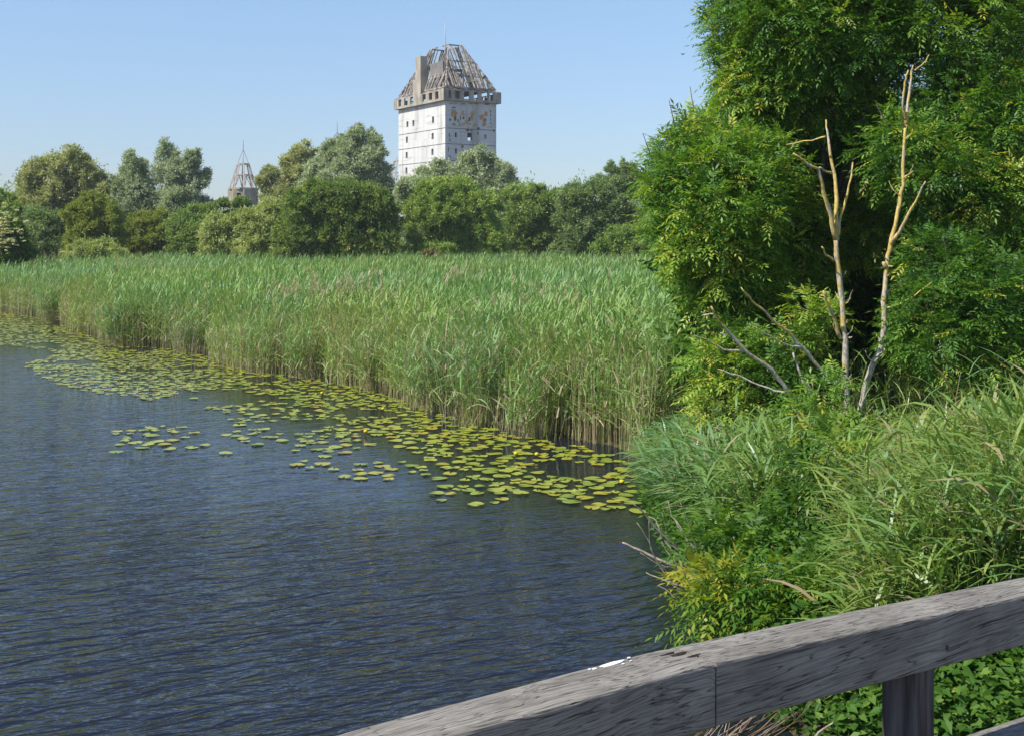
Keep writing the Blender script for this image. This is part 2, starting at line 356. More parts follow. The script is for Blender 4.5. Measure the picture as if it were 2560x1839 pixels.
# ------------------------------------------------------------------ shoreline, terrain, water
shore_px = [(1745,1580),(1722,1510),(1695,1440),(1640,1340),(1605,1270),(1590,1190),(1575,1150),(1480,1122),(1400,1108),(1300,1088),(1190,1062),(1090,1030),(1000,1000),(900,968),(800,950),(720,938),(640,932),(560,900),(470,878),(380,868),(300,862),(220,835),(120,802),(60,788),(0,781),(-120,768)]
shore = [G(*p)[:2] for p in shore_px]
shore = [np.array([1.75, 9.6]), np.array([1.9, 8.4]), np.array([2.35, 7.3]), np.array([2.75, 6.4]), np.array([3.1, 4.5]), np.array([3.2, 0.0]), np.array([3.2, -60.0])][::-1]+shore+[np.array([-45., 66.]), np.array([-120., 80.])]
shore = np.array(shore)
land = np.concatenate([shore, [[-1500, 90], [-1500, 3000], [1500, 3000], [1500, -60]]])
def in_poly(P, poly):
    x, y = P[:, 0], P[:, 1]; c = np.zeros(len(P), bool); n = len(poly); j = n-1
    for i in range(n):
        xi, yi = poly[i]; xj, yj = poly[j]
        if yi != yj:
            c ^= ((yi > y) != (yj > y)) & (x < (xj-xi)*(y-yi)/(yj-yi)+xi)
        j = i
    return c
def dist_line(P, line):
    d = np.full(len(P), 1e9)
    for a, b in zip(line[:-1], line[1:]):
        ab = b-a; t = np.clip(((P-a)@ab)/max(ab@ab, 1e-9), 0, 1)
        d = np.minimum(d, np.linalg.norm(P-(a+t[:, None]*ab), axis=1))
    return d
def sdist(P):
    d = dist_line(P, shore); return np.where(in_poly(P, land), d, -d)
def smooth(x): x = np.clip(x, 0, 1); return x*x*(3-2*x)
def bankness(P):
    """1 on the near bank at the right, 0 in the reed marsh"""
    return smooth((P[:, 0]-0.9-(P[:, 1]-14)*0.14)/1.6)*smooth((26-P[:, 1])/6)
def gz(P):
    P = np.asarray(P, float).reshape(-1, 2); s = sdist(P); bk = bankness(P)
    zb = np.interp(s, [-6, -1, 0, .35, 1.2, 3, 8], [-1.2, -.5, -.04, .18, .40, .56, .62])
    zr = np.interp(s, [-8, -1, 0, 1, 6, 60, 200], [-1.2, -.3, -.03, .03, .08, .30, .5])
    n = .05*np.sin(P[:, 0]*1.7+P[:, 1]*.9)*np.clip(s, 0, 1)
    return zb*bk+zr*(1-bk)+n*bk
xs = np.unique(np.concatenate([np.linspace(-1500, -60, 15), np.linspace(-60, 0, 61), np.linspace(0, 12, 61), np.linspace(12, 60, 25), np.linspace(60, 1500, 15)]))
ys = np.unique(np.concatenate([np.linspace(-60, 4, 9), np.linspace(4, 26, 111), np.linspace(26, 90, 65), np.linspace(90, 3000, 25)]))
XX, YY = np.meshgrid(xs, ys); P2 = np.stack([XX.ravel(), YY.ravel()], 1)
Vt = np.column_stack([P2, gz(P2)])
i0 = (np.arange(len(ys)-1)[:, None]*len(xs)+np.arange(len(xs)-1)[None]).ravel()
Qt = np.stack([i0, i0+1, i0+1+len(xs), i0+len(xs)], 1)
terrain = link('ground', qmesh('ground', Vt, Qt, smooth=True), M['ground']); tag(terrain, kind='structure')
# water: one sheet
xw = np.unique(np.concatenate([np.linspace(-160, -40, 7), np.linspace(-40, 8, 97), np.linspace(8, 16, 5)]))
yw = np.unique(np.concatenate([np.linspace(-60, 4, 7), np.linspace(4, 70, 133), np.linspace(70, 120, 6)]))
XX, YY = np.meshgrid(xw, yw); Pw = np.stack([XX.ravel(), YY.ravel()], 1)
i0 = (np.arange(len(yw)-1)[:, None]*len(xw)+np.arange(len(xw)-1)[None]).ravel()
Qw = np.stack([i0, i0+1, i0+1+len(xw), i0+len(xw)], 1)
cen = Pw[Qw].mean(1); sd = -sdist(cen)
sdv = -sdist(Pw); calmv = np.interp(sdv, [0, 2.5, 7, 15], [.94, .88, .55, 0])
kk = smooth((16.5-Pw[:, 1])/4.0); calmv = calmv*(1-kk)+kk*np.interp(sdv, [0, 1.0, 3.0], [.6, .3, 0])
wme = qmesh('water', np.column_stack([Pw, np.zeros(len(Pw))]), Qw, smooth=True)
at = wme.attributes.new('calm', 'FLOAT', 'POINT'); at.data.foreach_set('value', calmv.astype(np.float32))
water = link('water', wme, M['water']); tag(water, kind='structure')

# ------------------------------------------------------------------ reed bed
def sample_shore_band(n, lo, hi, ymax=95):
    """points with lo<sdist<hi in the marsh, spaced along the shoreline"""
    seg = shore[8:]; L = np.linalg.norm(np.diff(seg, axis=0), axis=1)
    near = 1/np.maximum(seg[:-1, 1], 12)         # more where close
    p = L*near; p[seg[:-1, 1] > 70] *= .2; p[seg[:-1, 1] < 18.2] = 0; p /= p.sum()
    k = rng.choice(len(L), n, p=p); t = rng.random(n)[:, None]
    q = seg[k]*(1-t)+seg[k+1]*t; d = (seg[k+1]-seg[k])/L[k][:, None]; nrm = np.stack([d[:, 1], -d[:, 0]], 1)
    P = q+nrm*(rng.uniform(lo, hi, n)+(lowf(q, 1.3, 44)-.5)*.9*(lo < .5))[:, None]
    s = sdist(P); return P[(s > -.45) & (bankness(P) < .75)]
def lowf(P, f, seed=0):
    r = np.random.default_rng(seed); v = np.zeros(len(P))
    for k in range(6):
        a = r.uniform(0, 6.28); w = f*r.uniform(.6, 1.8); v += np.sin((P[:, 0]*math.cos(a)+P[:, 1]*math.sin(a))*w+r.uniform(0, 6.28))
    return np.clip(v/6+.5, 0, 1)
def scatter_frustum(n, d0, d1, pw=1.0, margin=140):
    """points in the view wedge, density falling with distance"""
    u = rng.random(n); d = d0*(d1/d0)**u if pw == 1 else (d0**(1-pw)+(d1**(1-pw)-d0**(1-pw))*u)**(1/(1-pw))
    px = rng.uniform(-margin, 2560+margin, n)
    return np.stack([(px-CXP)/F*d, d], 1)
def reeds(acc, P, height, leaves=7, lscale=1.0, dead=0.06, wscale=1.0, low=.35, stemw=.011, lean=.10, toff=0.0, dro=(.05, .55)):
    n = len(P); z0 = gz(P)-.03; base = np.column_stack([P, z0])
    H = height*rng.normal(1, .07, n)
    la = rng.uniform(0, 6.28, n); ln = np.abs(rng.normal(0, lean, n))
    A = unit(np.column_stack([np.cos(la)*ln+.03, np.sin(la)*ln, np.ones(n)]))
    fa = rng.uniform(0, 3.14, n); side = np.column_stack([np.cos(fa), np.sin(fa), np.zeros(n)])
    isdead = rng.random(n) < dead
    clump = lowf(P, 1.1, 3); patch = lowf(P, .22, 5)
    t0 = np.clip(toff+.28+.55*(patch*.5+clump*.5)+rng.normal(0, .09, n), .17, 1)
    t0 = np.where(isdead, rng.uniform(0, .11, n), t0)
    # stem: lower part is straw coloured, upper part green
    for a, b, ti in ((0, .45, np.where(rng.random(n) < .75, rng.uniform(0, .13, n), .2)), (.45, .95, t0)):
        Pb = base+A*(H*a)[:, None]
        V, Q = blades(Pb, A, side, H*(b-a), stemw*wscale*(1-.4*a), 0.0, k=1) if False else (None, None)
        Pe = base+A*(H*b)[:, None]; w = side*(stemw*wscale/2)*(1-.4*a)
        V = np.stack([Pb-w, Pb+w, Pe+w*.7, Pe-w*.7], 1).reshape(-1, 3); acc.add(V, np.arange(n*4).reshape(n, 4), ti)
    lv = ~isdead
    for j in range(leaves):
        f = low+(1-low)*(j+rng.random(n)*.7)/leaves
        keep = lv | (rng.random(n) < .25); m = keep.sum(); f = f[keep]
        Pb = (base+A*(H*f)[:, None] if False else base[keep]+A[keep]*(H[keep]*f)[:, None])
        az = fa[keep]+j*2.6+rng.normal(0, .5, m); up = np.where(f > .85, rng.uniform(1.4, 3.2, m), rng.uniform(.7, 1.9, m))
        D = unit(np.column_stack([np.cos(az), np.sin(az), up]))
        sd_ = unit(np.column_stack([-np.sin(az), np.cos(az), rng.normal(0, .5, m)]))
        V, Q = blades(Pb, D, sd_, rng.uniform(.26, .46, m)*lscale, rng.uniform(.018, .030, m)*wscale, rng.uniform(*dro, m), k=3)
        T = np.clip(t0[keep]+rng.normal(0, .10, m)+(f-.6)*.18, .14, 1); T = np.where(isdead[keep], .05, T)
        acc.add(V, Q, np.repeat(T, 3))
def plumes(acc, P, h):
    """old tan seed heads on dead stalks"""
    n = len(P); base = np.column_stack([P, gz(P)]); H = h*rng.normal(1, .08, n)
    H = H*rng.uniform(.85, 1.08, n); A = unit(np.column_stack([rng.normal(.05, .07, n), rng.normal(0, .07, n), np.ones(n)])); fa = rng.uniform(0, 3.14, n)
    side = np.column_stack([np.cos(fa), np.sin(fa), np.zeros(n)]); w = side*.005
    Pe = base+A*H[:, None]
    acc.add(np.stack([base-w, base+w, Pe+w, Pe-w], 1).reshape(-1, 3), np.arange(n*4).reshape(n, 4), rng.uniform(0, .1, n))
    for j in range(9):
        az = rng.uniform(0, 6.28, n); D = unit(np.column_stack([np.cos(az)*.4+.25, np.sin(az)*.4, np.ones(n)]))
        V, Q = blades(Pe-A*.03*j, D, side, .16, .02, .5, k=3); acc.add(V, Q, np.repeat(rng.uniform(0, .08, n), 3))
ra = Acc()
def heightvar(P):
    s = sdist(P); h = 1.62+.42*lowf(P, .5, 8)+.22*lowf(P, 1.7, 9)
    return h*np.interp(s, [0, .5, 2.5, 80], [.64, .80, .96, .97])
# waterline fringe, dense and seen from the side
P = sample_shore_band(16000, -.08, 1.1); reeds(ra, P, heightvar(P), leaves=7, dead=.50, low=.22, toff=-.18, wscale=.85, stemw=.015)
P = sample_shore_band(7000, .9, 3.2); reeds(ra, P, heightvar(P), leaves=6, dead=.22, low=.4, toff=-.1)
# gaps in the fringe are made by leaning tussocks at the water's edge
for (px, py, hh, n) in [(1190,1066,1.75,230),(1330,1098,1.3,90),(300,866,1.5,260),(470,884,1.2,130),(120,806,1.4,160),(760,948,1.3,120),(1080,1030,1.5,120),(930,980,1.4,110)]:
    c = G(px, py)[:2]; P = c+rng.normal(0, .20, (n, 2))*[1.2, .6]+[0, .15]
    acc0 = ra; k0 = len(P); reeds(acc0, P, np.full(k0, hh), leaves=5, dead=.45, low=.3, lean=.32)
# field
P = scatter_frustum(26000, 17, 34, 1.0); s = sdist(P); P = P[(s > 1.0) & (bankness(P) < .6) & ((P[:, 1] > 18.3) | (P[:, 0]/P[:, 1]*F+CXP < 1620))]; reeds(ra, P, heightvar(P), leaves=5, low=.55, dead=.06, wscale=1.25)
P = scatter_frustum(64000, 32, 98, 1.0); s = sdist(P)
far_px = (P[:, 0]/P[:, 1]*F+CXP); lim = np.interp(far_px, [-100, 0, 400, 700, 1150, 1700], [62, 66, 96, 88, 92, 100])
P = P[(s > .2) & (P[:, 1] < lim)]; reeds(ra, P, heightvar(P)*1.02, leaves=5, low=.6, dead=.10, wscale=1.45, lscale=.95, dro=(.02, .3))
# tan plumes
for (px0, px1, py, n) in [(690,960,925,150),(260,420,800,90),(1180,1500,1010,90),(1000,1300,880,60),(0,250,750,70),(1500,1700,760,40)]:
    q = np.clip(rng.normal(.5, .33, n), -.3, 1.3); c = np.array([G(px0+(px1-px0)*t, py-4+24*(abs(t-.5)-.3)-abs(rng.normal(0, 22)), 0)[:2] for t in q]); c = c[sdist(c) > .15]
    plumes(ra, c, np.full(len(c), 2.15))
reed_me = ra.mesh('reed_bed')
reed = link('reed_bed', reed_me, M['reed']); tag(reed, 'dense green reed bed with straw-coloured stems standing along the water', None, None, 'stuff')

# ------------------------------------------------------------------ lone reed stalks standing in the lily pads
stalk_px = [(237,945,855,0),(298,985,880,14),(312,995,868,50),(330,1000,865,42),(345,1010,930,10),(371,1000,868,6),(385,1005,866,6),(402,958,900,40),(418,930,815,6),(432,1010,805,10),(440,1000,815,5),(455,985,790,12),(478,965,800,10),(486,975,850,6),(505,950,810,22),(520,940,820,16),(541,925,830,4),(556,935,850,0),(590,930,860,3),(610,925,850,-4),(628,925,862,0),(225,1010,960,5),(275,1005,955,0),(655,925,850,4),(197,965,930,0)]
ORD = 'first second third fourth fifth sixth seventh eighth ninth tenth eleventh twelfth thirteenth fourteenth fifteenth sixteenth seventeenth eighteenth nineteenth twentieth twenty-first twenty-second twenty-third twenty-fourth twenty-fifth'.split()
rank = {i: k for k, i in enumerate(sorted(range(len(stalk_px)), key=lambda i: stalk_px[i][0]))}
for i, (px, pb, pt, bend) in enumerate(stalk_px):
    b0 = G(px, pb); h = (pb-pt)/F*b0[1]
    mb = MB(); bx = bend/F*b0[1]
    pts = [(0, 0, -.05), (bx*.05, 0, h*.35), (bx*.35, .01, h*.72), (bx*.9, .02, h)] ; mb.tube(pts, [.007, .006, .005, .002], 5)
    mb.tube([(bx*.30, .01, h*.66), (bx*.45+.05, .0, h*.84), (bx*.6+.12, -.02, h*.9)], [.004, .006, .001], 4)
    o = mb.build('reed_stalk', M["twig"])
    o.location = b0
    tall = 'tall' if h > .9 else 'short'
    form = 'bent over' if abs(bend) > 25 else ('slightly curved' if abs(bend) > 8 else 'straight')
    tag(o, f'{tall} reed stalk, {form}, {ORD[rank[i]]} from the left among lily pads', 'reed stalk', 'lone reed stalks in the water')
# straw bundle leaning at the water's edge
mb = MB(); c = G(655, 930)
for k in range(26):
    o = rng.normal(0, .05, 3); mb.tube([(c[0]+o[0]+.0, c[1]+o[1], 0.0), (c[0]+o[0]*1.2-.16+rng.normal(0, .02), c[1]+o[1], .36), (c[0]-.27+o[0]*1.8+rng.normal(0, .03), c[1]+o[1]*2, .62+rng.normal(0, .06))], [.011, .01, .004], 4)
o = mb.build('dead_reed_bundle', M['twig']); tag(o, 'pale broken bundle of dead reed leaning out at the water edge', 'dead reeds')

# ------------------------------------------------------------------ lily pads
pad_polys = [
 ([(-40,770),(130,800),(300,850),(470,870),(640,922),(800,940),(1000,990),(1190,1052),(1400,1100),(1600,1135),(1640,1285),(1480,1272),(1350,1248),(1220,1225),(1130,1190),(1050,1140),(930,1085),(800,1030),(680,985),(600,960),(480,975),(380,1000),(250,985),(130,960),(60,910),(150,886),(60,866),(-40,862)], .62, 1),
 ([(480,975),(600,962),(680,985),(800,1030),(930,1085),(1050,1140),(1130,1190),(1080,1215),(860,1180),(740,1130),(600,1060),(480,1010)], .30, 2),
 ([(250,1085),(380,1065),(560,1070),(625,1095),(620,1135),(480,1142),(390,1150),(300,1165),(285,1120)], .24, 3),
 ([(560,1040),(760,1100),(860,1190),(980,1190),(1000,1215),(860,1215),(720,1165),(560,1110)], .16, 4),
 ([(1060,1185),(1220,1225),(1400,1262),(1420,1290),(1300,1285),(1180,1262),(1060,1250)], .28, 5)]
pads = []
def overlap_ok(x, y, r, grid, cell=.5):
    gx, gy = int(x//cell), int(y//cell)
    for i in (-1, 0, 1):
        for j in (-1, 0, 1):
            for (a, b_, c_) in grid.get((gx+i, gy+j), ()):
                if (x-a)**2+(y-b_)**2 < ((r+c_)*.84)**2: return False
    grid.setdefault((gx, gy), []).append((x, y, r)); return True
grid = {}
for poly, cov, reg in pad_polys:
    W2 = np.array([G(*p)[:2] for p in poly]); lo, hi = W2.min(0), W2.max(0); area = np.prod(hi-lo)
    ntry = int(area*cov*(80 if reg == 1 else 60)); Pc = rng.uniform(lo, hi, (ntry, 2))
    Pc = Pc[in_poly(Pc, W2)]; Pc = Pc[sdist(Pc) < -.03]
    cl = lowf(Pc, 2.2, 20+reg); Pc = Pc[(cl > (.12 if reg == 1 else .45))]
    for x, y in Pc:
        if y > 36 and rng.random() < .55: continue
        r = rng.uniform(.064, .130)
        if overlap_ok(x, y, r, grid): pads.append((x, y, r, reg))
pads.sort(key=lambda p: (p[1])/(p[2]))
def pad_geo(r, seed):
    rr = np.random.default_rng(seed); n = 16; notch = .22; an = np.linspace(notch, 2*math.pi-notch, n)
    rad = r*(1+.05*np.sin(an*2+rr.uniform(0, 6))+rr.normal(0, .02, n))*np.where((an < .5) | (an > 5.78), 1.04, 1)
    curl = .005*np.sin(an*rr.integers(2, 4)+rr.uniform(0, 6))+rr.uniform(.0, .006)
    V = [(r*.12, 0, .0)]+[(rad[i]*math.cos(an[i]), rad[i]*math.sin(an[i]), curl[i]*rad[i]/r*1.0) for i in range(n)]
    inner = [(rad[i]*.55*math.cos(an[i]), rad[i]*.55*math.sin(an[i]), .001) for i in range(n)]
    V = V+inner; F_ = []
    for i in range(n-1):
        F_.append((0, 1+n+i, 2+n+i, 2+n+i)); F_.append((1+n+i, 1+i, 2+i, 2+n+i))
    return np.array(V), F_
variants = []
for k in range(14):
    V, F_ = pad_geo(.16, 100+k); me = bpy.data.meshes.new('lily_pad'); me.from_pydata(V.tolist(), [], [f[:3] if f[2] == f[3] else f for f in F_]); me.update()
    t = float(np.clip(rng.normal(.62, .2), .15, 1)); t = [.97, .99, .35, .45][k] if k < 4 else t
    a = me.attributes.new('tint', 'FLOAT', 'FACE'); a.data.foreach_set('value', np.clip(rng.normal(t, .04, len(me.polygons)), 0, 1).astype(np.float32))
    me.materials.append(M['pad']); variants.append((me, t))
def pad_label(x, y, t, r, reg):
    px = x/y*F+CXP; py = HZ+EYE*F/y
    col = 'browning yellow' if t > .92 else ('dull green' if t < .5 else ('bright yellow-green' if t > .68 else 'yellow-green'))
    size = 'large' if r > .113 else ('small' if r < .086 else 'middling')
    sdp = -float(sdist(np.array([[x, y]]))[0])
    row = 'close against the reeds' if sdp < .9 else ('just off the reeds' if sdp < 2 else ('midway out' if sdp < 3.2 else 'near open water'))
    if reg == 3: w = 'in the loose outlying patch, '+('left end' if px < 380 else ('middle' if px < 500 else 'end nearest the carpet'))
    elif reg == 4: w = 'drifting off the carpet edge, '+('by the loose patch' if px < 760 else 'below the dark reed reflection')
    elif reg == 5: w = 'at the frayed outer edge, '+('left part' if px < 1200 else 'part by the bank grass')
    else:
        c = [(1560, 'under the overhanging bank grass'), (1480, 'beside the overhanging bank grass'), (1400, 'before the last bare reed stems'), (1330, 'before the densest bare reed stems'), (1260, 'right of the leaning tussock'), (1180, 'below the leaning tussock'), (1100, 'left of the leaning tussock'), (1010, 'under the dark reed gap'), (920, 'under the tan plumes'), (820, 'left of the tan plumes'), (700, 'right of the straw bundle'), (0, 'by the lone stalks')]
        w = next(n for v, n in c if px > v)+', '+row
    return f'{size} {col} lily pad {w}'.replace('bright yellow-green', 'lime')
nind = 300; lone_rest = Acc()
for k, (x, y, r, reg) in enumerate(pads):
    rz = rng.uniform(0, 6.28); v = int(rng.choice(14, p=[.01,.01,.06,.06]+[.086]*10))
    if k < nind:
        me, t = variants[v]; o = bpy.data.objects.new('lily_pad', me); COL.objects.link(o)
        o.location = (x, y, .008+rng.uniform(0, .012)); o.scale = (r/.16, r/.16, 1.0); o.rotation_euler = (rng.normal(0, .02), rng.normal(0, .02), rz)
        tag(o, pad_label(x, y, t, r, reg), 'lily pad', 'yellow-green lily pads floating by the reeds')
    else:
        V, F_ = pad_geo(r, k); c, s = math.cos(rz), math.sin(rz)
        V = V@np.array([[c, s, 0], [-s, c, 0], [0, 0, 1]])+[x, y, .008+rng.uniform(0, .012)]
        t = np.clip(rng.normal(.6, .16), .2, .99)
        lone_rest.add(V, np.array([(f[0], f[1], f[2], f[3]) for f in F_ if f[2] != f[3]]+[(f[0], f[1], f[2], f[0]) for f in []] or F_), t)
        i_ = np.array([0]+[1+16+q for q in range(16)]); # inner fan as quads
        q2 = np.array([(0, 17+a_, 18+a_, 19+a_) for a_ in range(0, 13, 2)]+[(0, 31, 32, 32)][:0])
        lone_rest.V.append(V[:0]); lone_rest.Q.append(q2+lone_rest.n-len(V)); lone_rest.T.append(np.full(len(q2), t))
lp = link('lily_pads', lone_rest.mesh('lily_pads'), M['pad']); tag(lp, 'carpet of small far lily pads floating along the reed bed', None, None, 'stuff')
print('pads', len(pads))
# yellow water-lily buds
M['yellow'] = noise_mat('yellow_petals', (.60,.42,.02), (.78,.60,.03), 30, .5, .1)
for k, (px, py) in enumerate([(1555,1216),(1290,1144),(1342,1146),(914,1088),(958,1030),(805,990)]):
    c = G(px, py); mb = MB(); mb.tube([(0, 0, -.05), (0, 0, .06)], [.006, .006], 5)
    prof = [(0, .05), (.028, .055), (.036, .075), (.03, .095), (.012, .102)]
    mb2 = MB(); mb2.tube([(0, 0, z) for _, z in prof], [max(r_, .004) for r_, _ in prof], 8)
    e = empty('water_lily_bud', c, ['yellow lily bud beside the overhanging bank grass','yellow lily bud in the middle of the dense pads','yellow lily bud just right of its twin in the dense pads','yellow lily bud in front of the brown reed stems','yellow lily bud at the reed edge under the tan plumes','yellow lily bud near the pale broken reed bundle'][k], 'flower', 'yellow water-lily buds')
    mb.build('stem', M['stemdark'], e, world_coords=False); mb2.build('flower_head', M['yellow'], e, True, False)

# ------------------------------------------------------------------ broadleaf crowns far away
def far_crown(lobes, leaf, per_lobe, twig=.55, up=.5, tmu=.5, tsd=.18, clump_r=.34, aspect=.34, solid=.0):
    """lobes: list of (centre, rx, rz). Leaf sprays on twigs that grow out of clumps over each lobe."""
    acc = Acc()
    rt = np.array([l[1] for l in lobes]); wts = rt**2/np.sum(rt**2)
    tot = per_lobe*len(lobes)
    for (c, rx, rz), w in zip(lobes, wts):
        n = max(int(tot*w*2.5), 140); per_cl = 70; m = max(n//per_cl, 6)
        d = rdir(m); d[:, 2] = np.where(d[:, 2] < -.75, -d[:, 2], d[:, 2]); sh = rng.uniform(.35, 1.0, m)**.7*rng.normal(1, .08, m)
        C = np.asarray(c)+d*np.array([rx, rx, rz])*sh[:, None]
        ct = np.clip(tmu+rng.normal(0, tsd, m)*.8+.0*d[:, 2], 0, 1)
        cr = clump_r*min(rx, rz*1.2)*rng.uniform(.6, 1.5, m)
        tw = 7; k = per_cl//tw
        Tc = np.repeat(np.arange(m), tw)
        td = unit(d[Tc]*.8+rdir(m*tw)*.9+np.array([0, 0, up])); tl = cr[Tc]*rng.uniform(.5, 1.9, m*tw)*(twig/.55)
        ti = np.repeat(np.arange(m*tw), k); s = rng.random(len(ti))
        P = C[Tc][ti]+td[ti]*(tl[ti]*s)[:, None]+rng.normal(0, 1, (len(ti), 3))*(leaf*.55)
        A = unit(td[ti]*.8+rdir(len(ti))*.9); Nn = unit(rdir(len(ti))+np.array([0, 0, .8]))
        sz = leaf*1.3*rng.uniform(.6, 1.35, len(ti))
        V, Q = kites(P, A, Nn, sz, sz*aspect, .1)
        acc.add(V, Q, np.clip(ct[Tc][ti]+rng.normal(0, tsd*.6, len(ti)), 0, 1))
    return acc
def trunk_limbs(base, lobes, r, mat, parent, lean=0, n=8):
    mb = MB(); base = Vector(base); top = Vector(np.mean([l[0] for l in lobes], axis=0))
    fork = base.lerp(top, .42); fork.x = base.x*.6+top.x*.4; fork.y = base.y*.6+top.y*.4
    mb.tube([base-Vector((0, 0, .3)), base.lerp(fork, .5)+Vector((r*.4, 0, 0)), fork, fork.lerp(top, .9)], [r*1.25, r, r*.8, r*.25], n)
    for c, rx, rz in lobes:
        c = Vector(c); a = base.lerp(fork, random.uniform(.75, 1.0)); mid = a.lerp(c, .55)+Vector((0, 0, -.12*(c-a).length))
        rr = r*min(.55, .25+.12*rx); mb.tube([a, mid, c], [rr, rr*.6, rr*.2], 6)
    return mb.build('trunk', mat, parent, True)
def far_tree(name, label, cat, base_px, d, lobes_px, mat, leaf=.17, per_lobe=2600, group=None, trunk_r=.22, **kw):
    up_ = kw.get('up', .5)
    """lobes_px: (px, py, r_px[, rz_px]) at distance d"""
    b2 = np.array([(base_px-CXP)/F*d, d]); base = (b2[0], b2[1], float(gz(b2[None])[0]))
    e = empty(name, base, label, cat, group)
    lobes = []; rl = random.Random(len(name)*1000+int(base_px)+int(d))
    for l in lobes_px:
        px, py, r = l[:3]; rz = l[3] if len(l) > 3 else r
        dd = d+random.uniform(-.35, .5)*r/F*d
        c = W(px, py, dd); R_, Z_ = r/F*d*.88, rz/F*d*.86; lobes.append((c, R_, Z_))
        for q in range(5 if r > 22 else 2):
            a1 = rl.uniform(0, 6.28); el = rl.uniform(-.25, 1.35); u = np.array([math.cos(a1)*math.cos(el), math.sin(a1)*math.cos(el), math.sin(el)])
            k_ = rl.uniform(.28, .5); lobes.append((c+u*np.array([R_, R_, Z_])*rl.uniform(.75, 1.12), R_*k_, Z_*k_*(1+up_*.8)))
    if 'bush' in cat and len(lobes_px) > 2:      # foliage down to the ground
        x0 = min(l[0]-l[2]*.8 for l in lobes_px); x1 = max(l[0]+l[2]*.8 for l in lobes_px)
        for q in range(int((x1-x0)/26)):
            lobes.append((W(x0+26*(q+.5), 632+rl.uniform(-16, 14), d-rl.uniform(0, .6)), 20/F*d, 22/F*d))
    acc = far_crown(lobes, leaf, int(per_lobe*len(lobes_px)/len(lobes)), **kw)
    link('crown', acc.mesh('crown'), M[mat], e)
    trunk_limbs(base, [l for l in lobes if l[1] > .5] or lobes[:3], trunk_r, M['bark'], e)
    return e
TG = 'trees rising behind the marsh'; BG = 'bushes lining the back of the reed bed'
far_tree('willow_tree', 'round-topped olive willow standing clear at the far left of the marsh', 'tree', 150, 104,
  [(110,440,48,42),(165,425,52,42),(215,445,42,40),(75,480,36,34),(140,490,60,46),(215,500,40,38),(252,476,16,14),(95,540,44,40),(160,560,50,44),(60,520,26,30)], 'willow_olive', .20, 3200, TG, .4, up=.3, tsd=.2)
far_tree('poplar_tree', 'grey-green poplar with several upright pointed tops beside the round willow', 'tree', 400, 110,
  [(330,425,26,34),(358,425,12,16),(310,470,32,36),(350,500,46,44),(420,395,26,38),(425,440,42,42),(475,415,26,36),(470,460,34,36),(512,455,18,26),(440,510,52,40),(500,520,30,24),(330,540,40,36),(400,560,50,34)], 'poplar', .20, 2900, TG, .4, up=.8, tsd=.2)
far_tree('willow_tree', 'small feathery willow just right of the skeletal spire', 'tree', 672, 118, [(672,450,24,26),(662,480,16,20),(690,490,24,24),(650,452,8,8),(690,520,30,30)], 'willow_olive', .2, 1500, TG, .2, up=.3)
far_tree('willow_tree', 'pale willow with a rounded crown behind the small feathery one', 'tree', 750, 122, [(750,392,30,26),(722,420,22,26),(775,400,28,22),(745,440,44,36),(790,440,36,34),(720,480,34,34),(760,500,50,40)], 'willow_olive', .22, 2300, TG, .3, up=.4, tmu=.65)
far_tree('willow_tree', 'largest silvery willow, peaked top, hiding the thin mast', 'tree', 880, 116,
  [(892,350,26,26),(932,358,18,26),(870,380,38,30),(925,395,34,32),(830,400,34,30),(800,430,36,30),(885,420,46,34),(940,430,28,36),(840,460,54,38),(905,470,44,40),(960,470,24,26),(785,480,44,38),(975,500,20,26),(860,510,60,40)], 'willow', .21, 2900, TG, .45, up=.7)
far_tree('willow_tree', 'silvery willow growing in front of the white tower', 'tree', 1170, 112,
  [(1202,395,26,24),(1172,415,26,26),(1225,415,24,24),(1095,425,22,18),(1060,440,20,18),(1200,440,46,34),(1130,445,36,30),(1250,440,30,26),(1275,455,22,18),(1090,465,46,26),(1160,480,60,34),(1230,480,50,30),(1040,470,24,22)], 'willow', .20, 2700, TG, .35, up=.5)
far_tree('poplar_tree', 'slim grey-green poplar pair of tops left of the big ash', 'tree', 1540, 108,
  [(1526,432,13,24),(1564,430,14,26),(1545,458,32,26),(1585,450,22,30),(1505,470,28,20),(1545,490,46,30),(1600,480,30,30)], 'bush_grey', .18, 2200, TG, .2, up=.9)
# bushes
far_tree('bush', 'bright green bush top cut by the left picture edge', 'bush', 0, 100, [(10,515,40,26),(-30,520,40,30),(30,535,34,26),(10,570,50,40)], 'bush_yellow', .18, 2600, BG, .15)
eb = far_tree('elder_bush', 'dark elder bush covered with creamy yellow blossom beside the left edge', 'bush', 10, 64, [(10,575,34,34),(-20,600,40,40),(35,605,28,32),(20,635,44,24),(60,625,22,26)], 'bush_dark', .14, 3000, BG, .12, tmu=.3)
acc = Acc()
for k in range(170):
    a = rng.normal(0, 1, 3); px, py = 8+rng.normal(0, 22), 585+rng.normal(0, 26)
    c = W(px, py, 64-1.0-.35*rng.random()); n = 26; ang = rng.uniform(0, 6.28, n); rr = np.sqrt(rng.random(n))*.11
    P = c+np.column_stack([np.cos(ang)*rr, np.sin(ang)*rr*.7, rng.normal(0, .02, n)+.3*np.cos(ang)*rr*0]); A = unit(rdir(n)*[1, 1, .3]); V, Q = kites(P, A, unit(rdir(n)*.3+[0, -.5, 1]), .06, .05); acc.add(V, Q, rng.random(n))
link('blossom', acc.mesh('blossom'), M['blossom'], eb)
far_tree('bush', 'mid-green willow bush between the elder and the olive dome', 'bush', 110, 88, [(95,560,38,36),(130,580,36,36),(80,605,40,36),(130,620,44,28)], 'bush_grey', .17, 2600, BG, .12)
